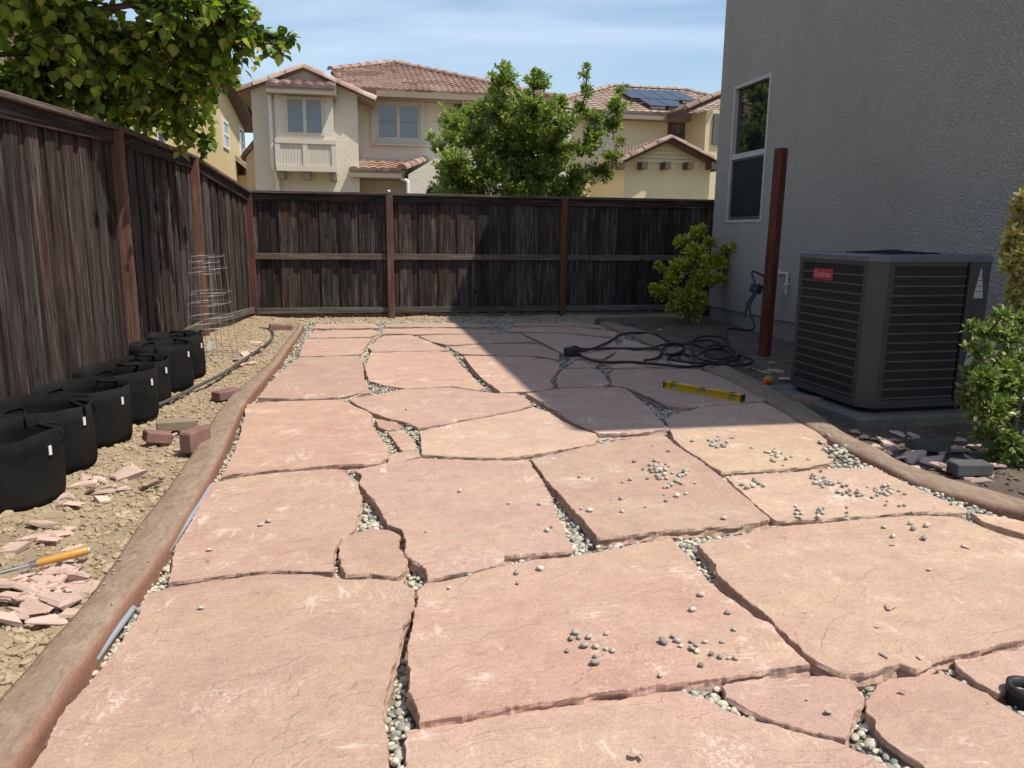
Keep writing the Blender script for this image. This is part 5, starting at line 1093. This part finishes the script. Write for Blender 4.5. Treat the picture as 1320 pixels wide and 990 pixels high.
def plant(name, label, cat, base, trunk, clusters, leaf, tmpl, m, per=.03, droop=0., upb=.3, twigs=9, clus=.35, limb=.03, stem_r=.05, young=0., whorl=1, gap=0.0):
    t = thing(name, label, cat, base); base = Vector(base); tb = MB(); nodes = [base]+[Vector(p) for p in trunk]
    sp = spline(nodes, 5) if len(nodes) > 1 else nodes
    if len(sp) > 1: tb.tube(sp, [stem_r*(1-.55*i/(len(sp)-1)) for i in range(len(sp))], 8); obj('trunk', tb, M['bark'], t)
    cen = []; clusters = sorted(clusters, key=lambda q: (Vector(q[0])-sp[-1]).length); lb = MB(); Pp = []; Dd = []; Ss = []; Rr = []
    for (c, r, dn) in clusters:
        c = Vector(c); rv = Vector(r) if hasattr(r, '__len__') else Vector((r, r, r)); st = min(sp+cen, key=lambda q: (q-c).length+.9*max(0, q.z-c.z+.1)) if len(sp) > 1 else base; cen.append(c)
        mid = st.lerp(c, .55)+Vector((random.uniform(-.1, .1), random.uniform(-.1, .1), .12))*rv.length*.4
        L2 = spline([st, mid, c], 5); lb.tube(L2, [limb*(1-.6*i/(len(L2)-1)) for i in range(len(L2))], 5)
        nt = int(twigs*dn)
        for k in range(nt):
            d = Vector(rng.normal(0, 1, 3)).normalized(); d.z = d.z*.8+upb; d.normalize()
            e = c+Vector((d.x*rv.x, d.y*rv.y, d.z*rv.z))*(rng.random()**.35)*rng.uniform(.8, 1.12); s0 = c.lerp(e, rng.uniform(.0, .4))
            e2 = e+Vector((0, 0, -droop*(e-s0).length)); mm = s0.lerp(e2, .5)+Vector((0, 0, droop*.2*(e-s0).length))
            tw = [s0, mm, e2]; lb.tube(tw, [.007*limb/.03, .005*limb/.03, .0025*limb/.03], 3, cap=False)
            ln = (e2-s0).length; nl = max(3, int(ln/per))
            for j in range(nl):
                f = (j+rng.random())/nl
                q = s0.lerp(mm, f*2) if f < .5 else mm.lerp(e2, f*2-1); tang = (e2-s0).normalized()
                for wv in range(whorl):
                    sd = Vector(rng.normal(0, 1, 3)); sd = (sd-tang*sd.dot(tang)).normalized()
                    dl = tang*.45+sd*.75+Vector((0, 0, -droop*.9+upb*.7)); Pp.append(q+sd*leaf*.15); Dd.append(dl); Ss.append(leaf*rng.uniform(.55, 1.2)*(1-.25*max(0, f-.7)))
                    Rr.append(min(1, max(0, rng.normal(.42, .2)+young*max(0, f-.6)*2)))
    obj('branches', lb, M['bark'], t)
    leaves('crown', np.array(Pp), np.array(Dd), np.array(Ss), tmpl, m, t, .5, np.array(Rr)); return t
# broad tree leaning over the left fence
tb_ = Vector((-3.3, 6.9, -.05)); cl = []
r3 = random.Random(21)
for k in range(46):
    while True:
        p = Vector((r3.uniform(-1, 1), r3.uniform(-1, 1), r3.uniform(-1, 1)))
        if .25 < p.length < 1: break
    c = Vector((-3.0, 6.1, 3.85))+Vector((p.x*1.85, p.y*2.4, p.z*1.5))
    if c.x > fence_x(c.y)-.5 and c.z < 3.1: continue
    cl.append((c, r3.uniform(.42, .62), 1))
# sprays that the photograph shows: placed over the fence line at real distances
for (x, y, d_, r, dn) in ((285, 20, 6.6, .36, 1.1), (250, 60, 6.8, .38, 1.2), (200, 40, 6.6, .4, 1), (220, 110, 7.2, .4, 1.2), (250, 95, 7.6, .26, .7), (250, 140, 8.1, .22, .5), (240, 168, 8.2, .17, .35), (266, 183, 8.3, .19, .4), (270, 60, 6.9, .26, .7), (300, 10, 6.5, .28, .7), (180, 125, 7.4, .3, .8), (120, 105, 7.2, .36, 1), (60, 70, 7, .45, 1), (312, 40, 6.7, .25, .7), (342, 46, 6.75, .19, .45), (368, 50, 6.8, .12, .28), (225, 5, 6.4, .4, 1), (150, 70, 6.5, .42, 1), (90, 20, 6.2, .45, 1), (30, 110, 6.9, .36, .9), (150, 140, 7.8, .2, .6), (285, 92, 7.5, .17, .35), (205, 150, 8.0, .2, .5)):
    cl.append((PY(x, y, d_), r, dn*(.72 if x > 150 else 1)))
plant('broadleaf_tree', 'leafy green tree with heart-shaped leaves overhanging the left fence', 'tree', tb_, [(-3.25, 6.85, 1.2), (-3.1, 6.7, 2.4), (-2.9, 6.5, 3.4), (-2.6, 6.4, 4.4)], cl, .084, HEART, M['redbud'], .028, droop=.5, upb=.15, twigs=66, limb=.03, stem_r=.13, young=.45)
# laurel behind the back fence
YT = 13.2; cl = []
for (x, y, r, dn) in ((650, 110, .3, .6), (650, 92, .16, .3), (692, 115, .3, .6), (694, 100, .14, .3), (640, 150, .42, 1), (690, 150, .45, 1.1), (730, 165, .35, .8), (610, 185, .42, 1), (660, 190, .5, 1.2), (710, 195, .5, 1.2), (755, 195, .34, .7), (585, 215, .36, .8), (565, 195, .2, .35), (556, 180, .12, .2), (630, 230, .5, 1.2), (690, 235, .55, 1.3), (745, 235, .42, 1), (590, 245, .4, 1), (755, 120, .14, .3), (752, 100, .11, .22), (748, 145, .2, .45), (757, 88, .07, .14), (795, 142, .24, .6), (800, 118, .12, .25), (788, 165, .26, .6), (768, 155, .22, .45), (775, 225, .26, .6), (790, 205, .2, .4), (765, 180, .25, .6), (800, 185, .12, .2), (675, 130, .3, .6), (640, 125, .24, .5), (575, 225, .3, .6), (720, 138, .22, .45), (620, 145, .25, .5), (600, 160, .16, .3), (660, 265, .6, 1.3), (730, 265, .5, 1.2), (610, 265, .45, 1)):
    c = PY(x, y, YT+r3.uniform(-.45, .55)); cl.append((c, r*1.05, dn))
for k in range(26): cl.append((Vector((PY(675+r3.gauss(0, 45), 200+r3.gauss(0, 28), YT+1).x, YT+r3.uniform(.2, 1.4), 1.9+r3.random()*1.2)), .45, .9))
bx0 = PY(680, 300, YT).x
plant('laurel_tree', 'bushy bright green laurel rising behind the end fence between the two neighbouring houses', 'tree', (bx0, YT+.3, -.05), [(bx0, YT+.3, .9), (bx0+.1, YT+.25, 1.8), (bx0-.05, YT+.3, 2.7), (bx0+.05, YT+.3, 3.4)], cl, .082, OVAL, M['laurel'], .022, droop=0, upb=.5, twigs=62, limb=.02, stem_r=.09, young=.4, whorl=2)
# golden shrub by the house corner
sb = P(886, 418, .03); cl = []; YS = sb.y
for (x, y, r, dn) in ((890, 385, .22, 1), (870, 390, .16, .7), (850, 378, .12, .5), (842, 372, .07, .25), (905, 360, .2, 1), (875, 350, .18, .9), (895, 330, .17, .9), (880, 315, .13, .6), (898, 302, .1, .45), (905, 296, .06, .25), (925, 340, .17, .8), (935, 325, .1, .4), (948, 318, .07, .25), (925, 360, .13, .6), (853, 348, .06, .2), (848, 342, .04, .12), (865, 365, .12, .5), (915, 315, .09, .35), (943, 345, .05, .16), (890, 405, .16, .7), (900, 390, .15, .7)):
    cl.append((PY(x, y, YS+r3.uniform(-.14, .16)), r*1.15, dn*1.3))
plant('golden_shrub', 'yellow-green shrub growing in the shade at the house corner', 'shrub', (sb.x, sb.y, -.02), [(sb.x, sb.y, .15), (sb.x+.02, sb.y, .35)], cl, .06, OVAL, M['golden'], .013, upb=.4, twigs=55, limb=.012, stem_r=.025, young=.4, whorl=2)
# bushes beside the air conditioner
def bush(name, label, base, cls, leaf, m, Yb, tw=26, young=.5):
    cl = [(PY(x, y, Yb+r3.uniform(-.12, .12)), r, dn) for x, y, r, dn in cls]
    plant(name, label, 'shrub', base, [(base[0], base[1], .2), (base[0]+.03, base[1], .5)], cl, leaf, OVAL, m, .011, upb=.45, twigs=tw*2.6, limb=.01, stem_r=.022, young=young, whorl=2)
lb0 = P(1300, 598, 0); Yb = lb0.y+.05
bush('variegated_bush', 'green bush with pale leaf edges beside the air conditioner', (lb0.x, lb0.y, -.02), [(1290, 480, .12, .8), (1262, 455, .09, .5), (1255, 425, .05, .25), (1275, 430, .08, .45), (1300, 440, .1, .6), (1320, 470, .13, .8), (1255, 510, .09, .5), (1240, 520, .05, .22), (1280, 530, .12, .8), (1310, 540, .13, .8), (1275, 565, .1, .6), (1300, 575, .11, .6), (1340, 520, .14, .8), (1345, 580, .12, .6), (1290, 410, .06, .3), (1320, 420, .09, .4), (1360, 470, .14, .8), (1250, 485, .07, .35), (1262, 540, .08, .45), (1285, 590, .09, .5), (1320, 590, .1, .5), (1270, 490, .1, .6), (1300, 500, .12, .8)], .042, M['varieg'], Yb, 24, .35)
gx = PY(1335, 600, Yb+.25); gbase = Vector((gx.x+.12, Yb+.25, -.02))
bush('gold_edged_bush', 'tall pale golden bush catching the sun against the grey wall', gbase, [(1320, 330, .1, .6), (1305, 330, .06, .4), (1318, 290, .08, .5), (1308, 305, .06, .3), (1325, 260, .07, .4), (1340, 300, .12, .8), (1345, 350, .14, .8), (1315, 370, .08, .45), (1325, 395, .1, .5), (1300, 345, .05, .25), (1360, 400, .14, .8), (1365, 320, .13, .7), (1350, 260, .1, .5), (1350, 450, .12, .6), (1335, 235, .05, .3), (1312, 420, .07, .4), (1330, 425, .09, .5), (1308, 385, .06, .35), (1312, 270, .05, .3), (1302, 318, .05, .3)], .045, M['cream_leaf'], Yb+.25, 42, .3)
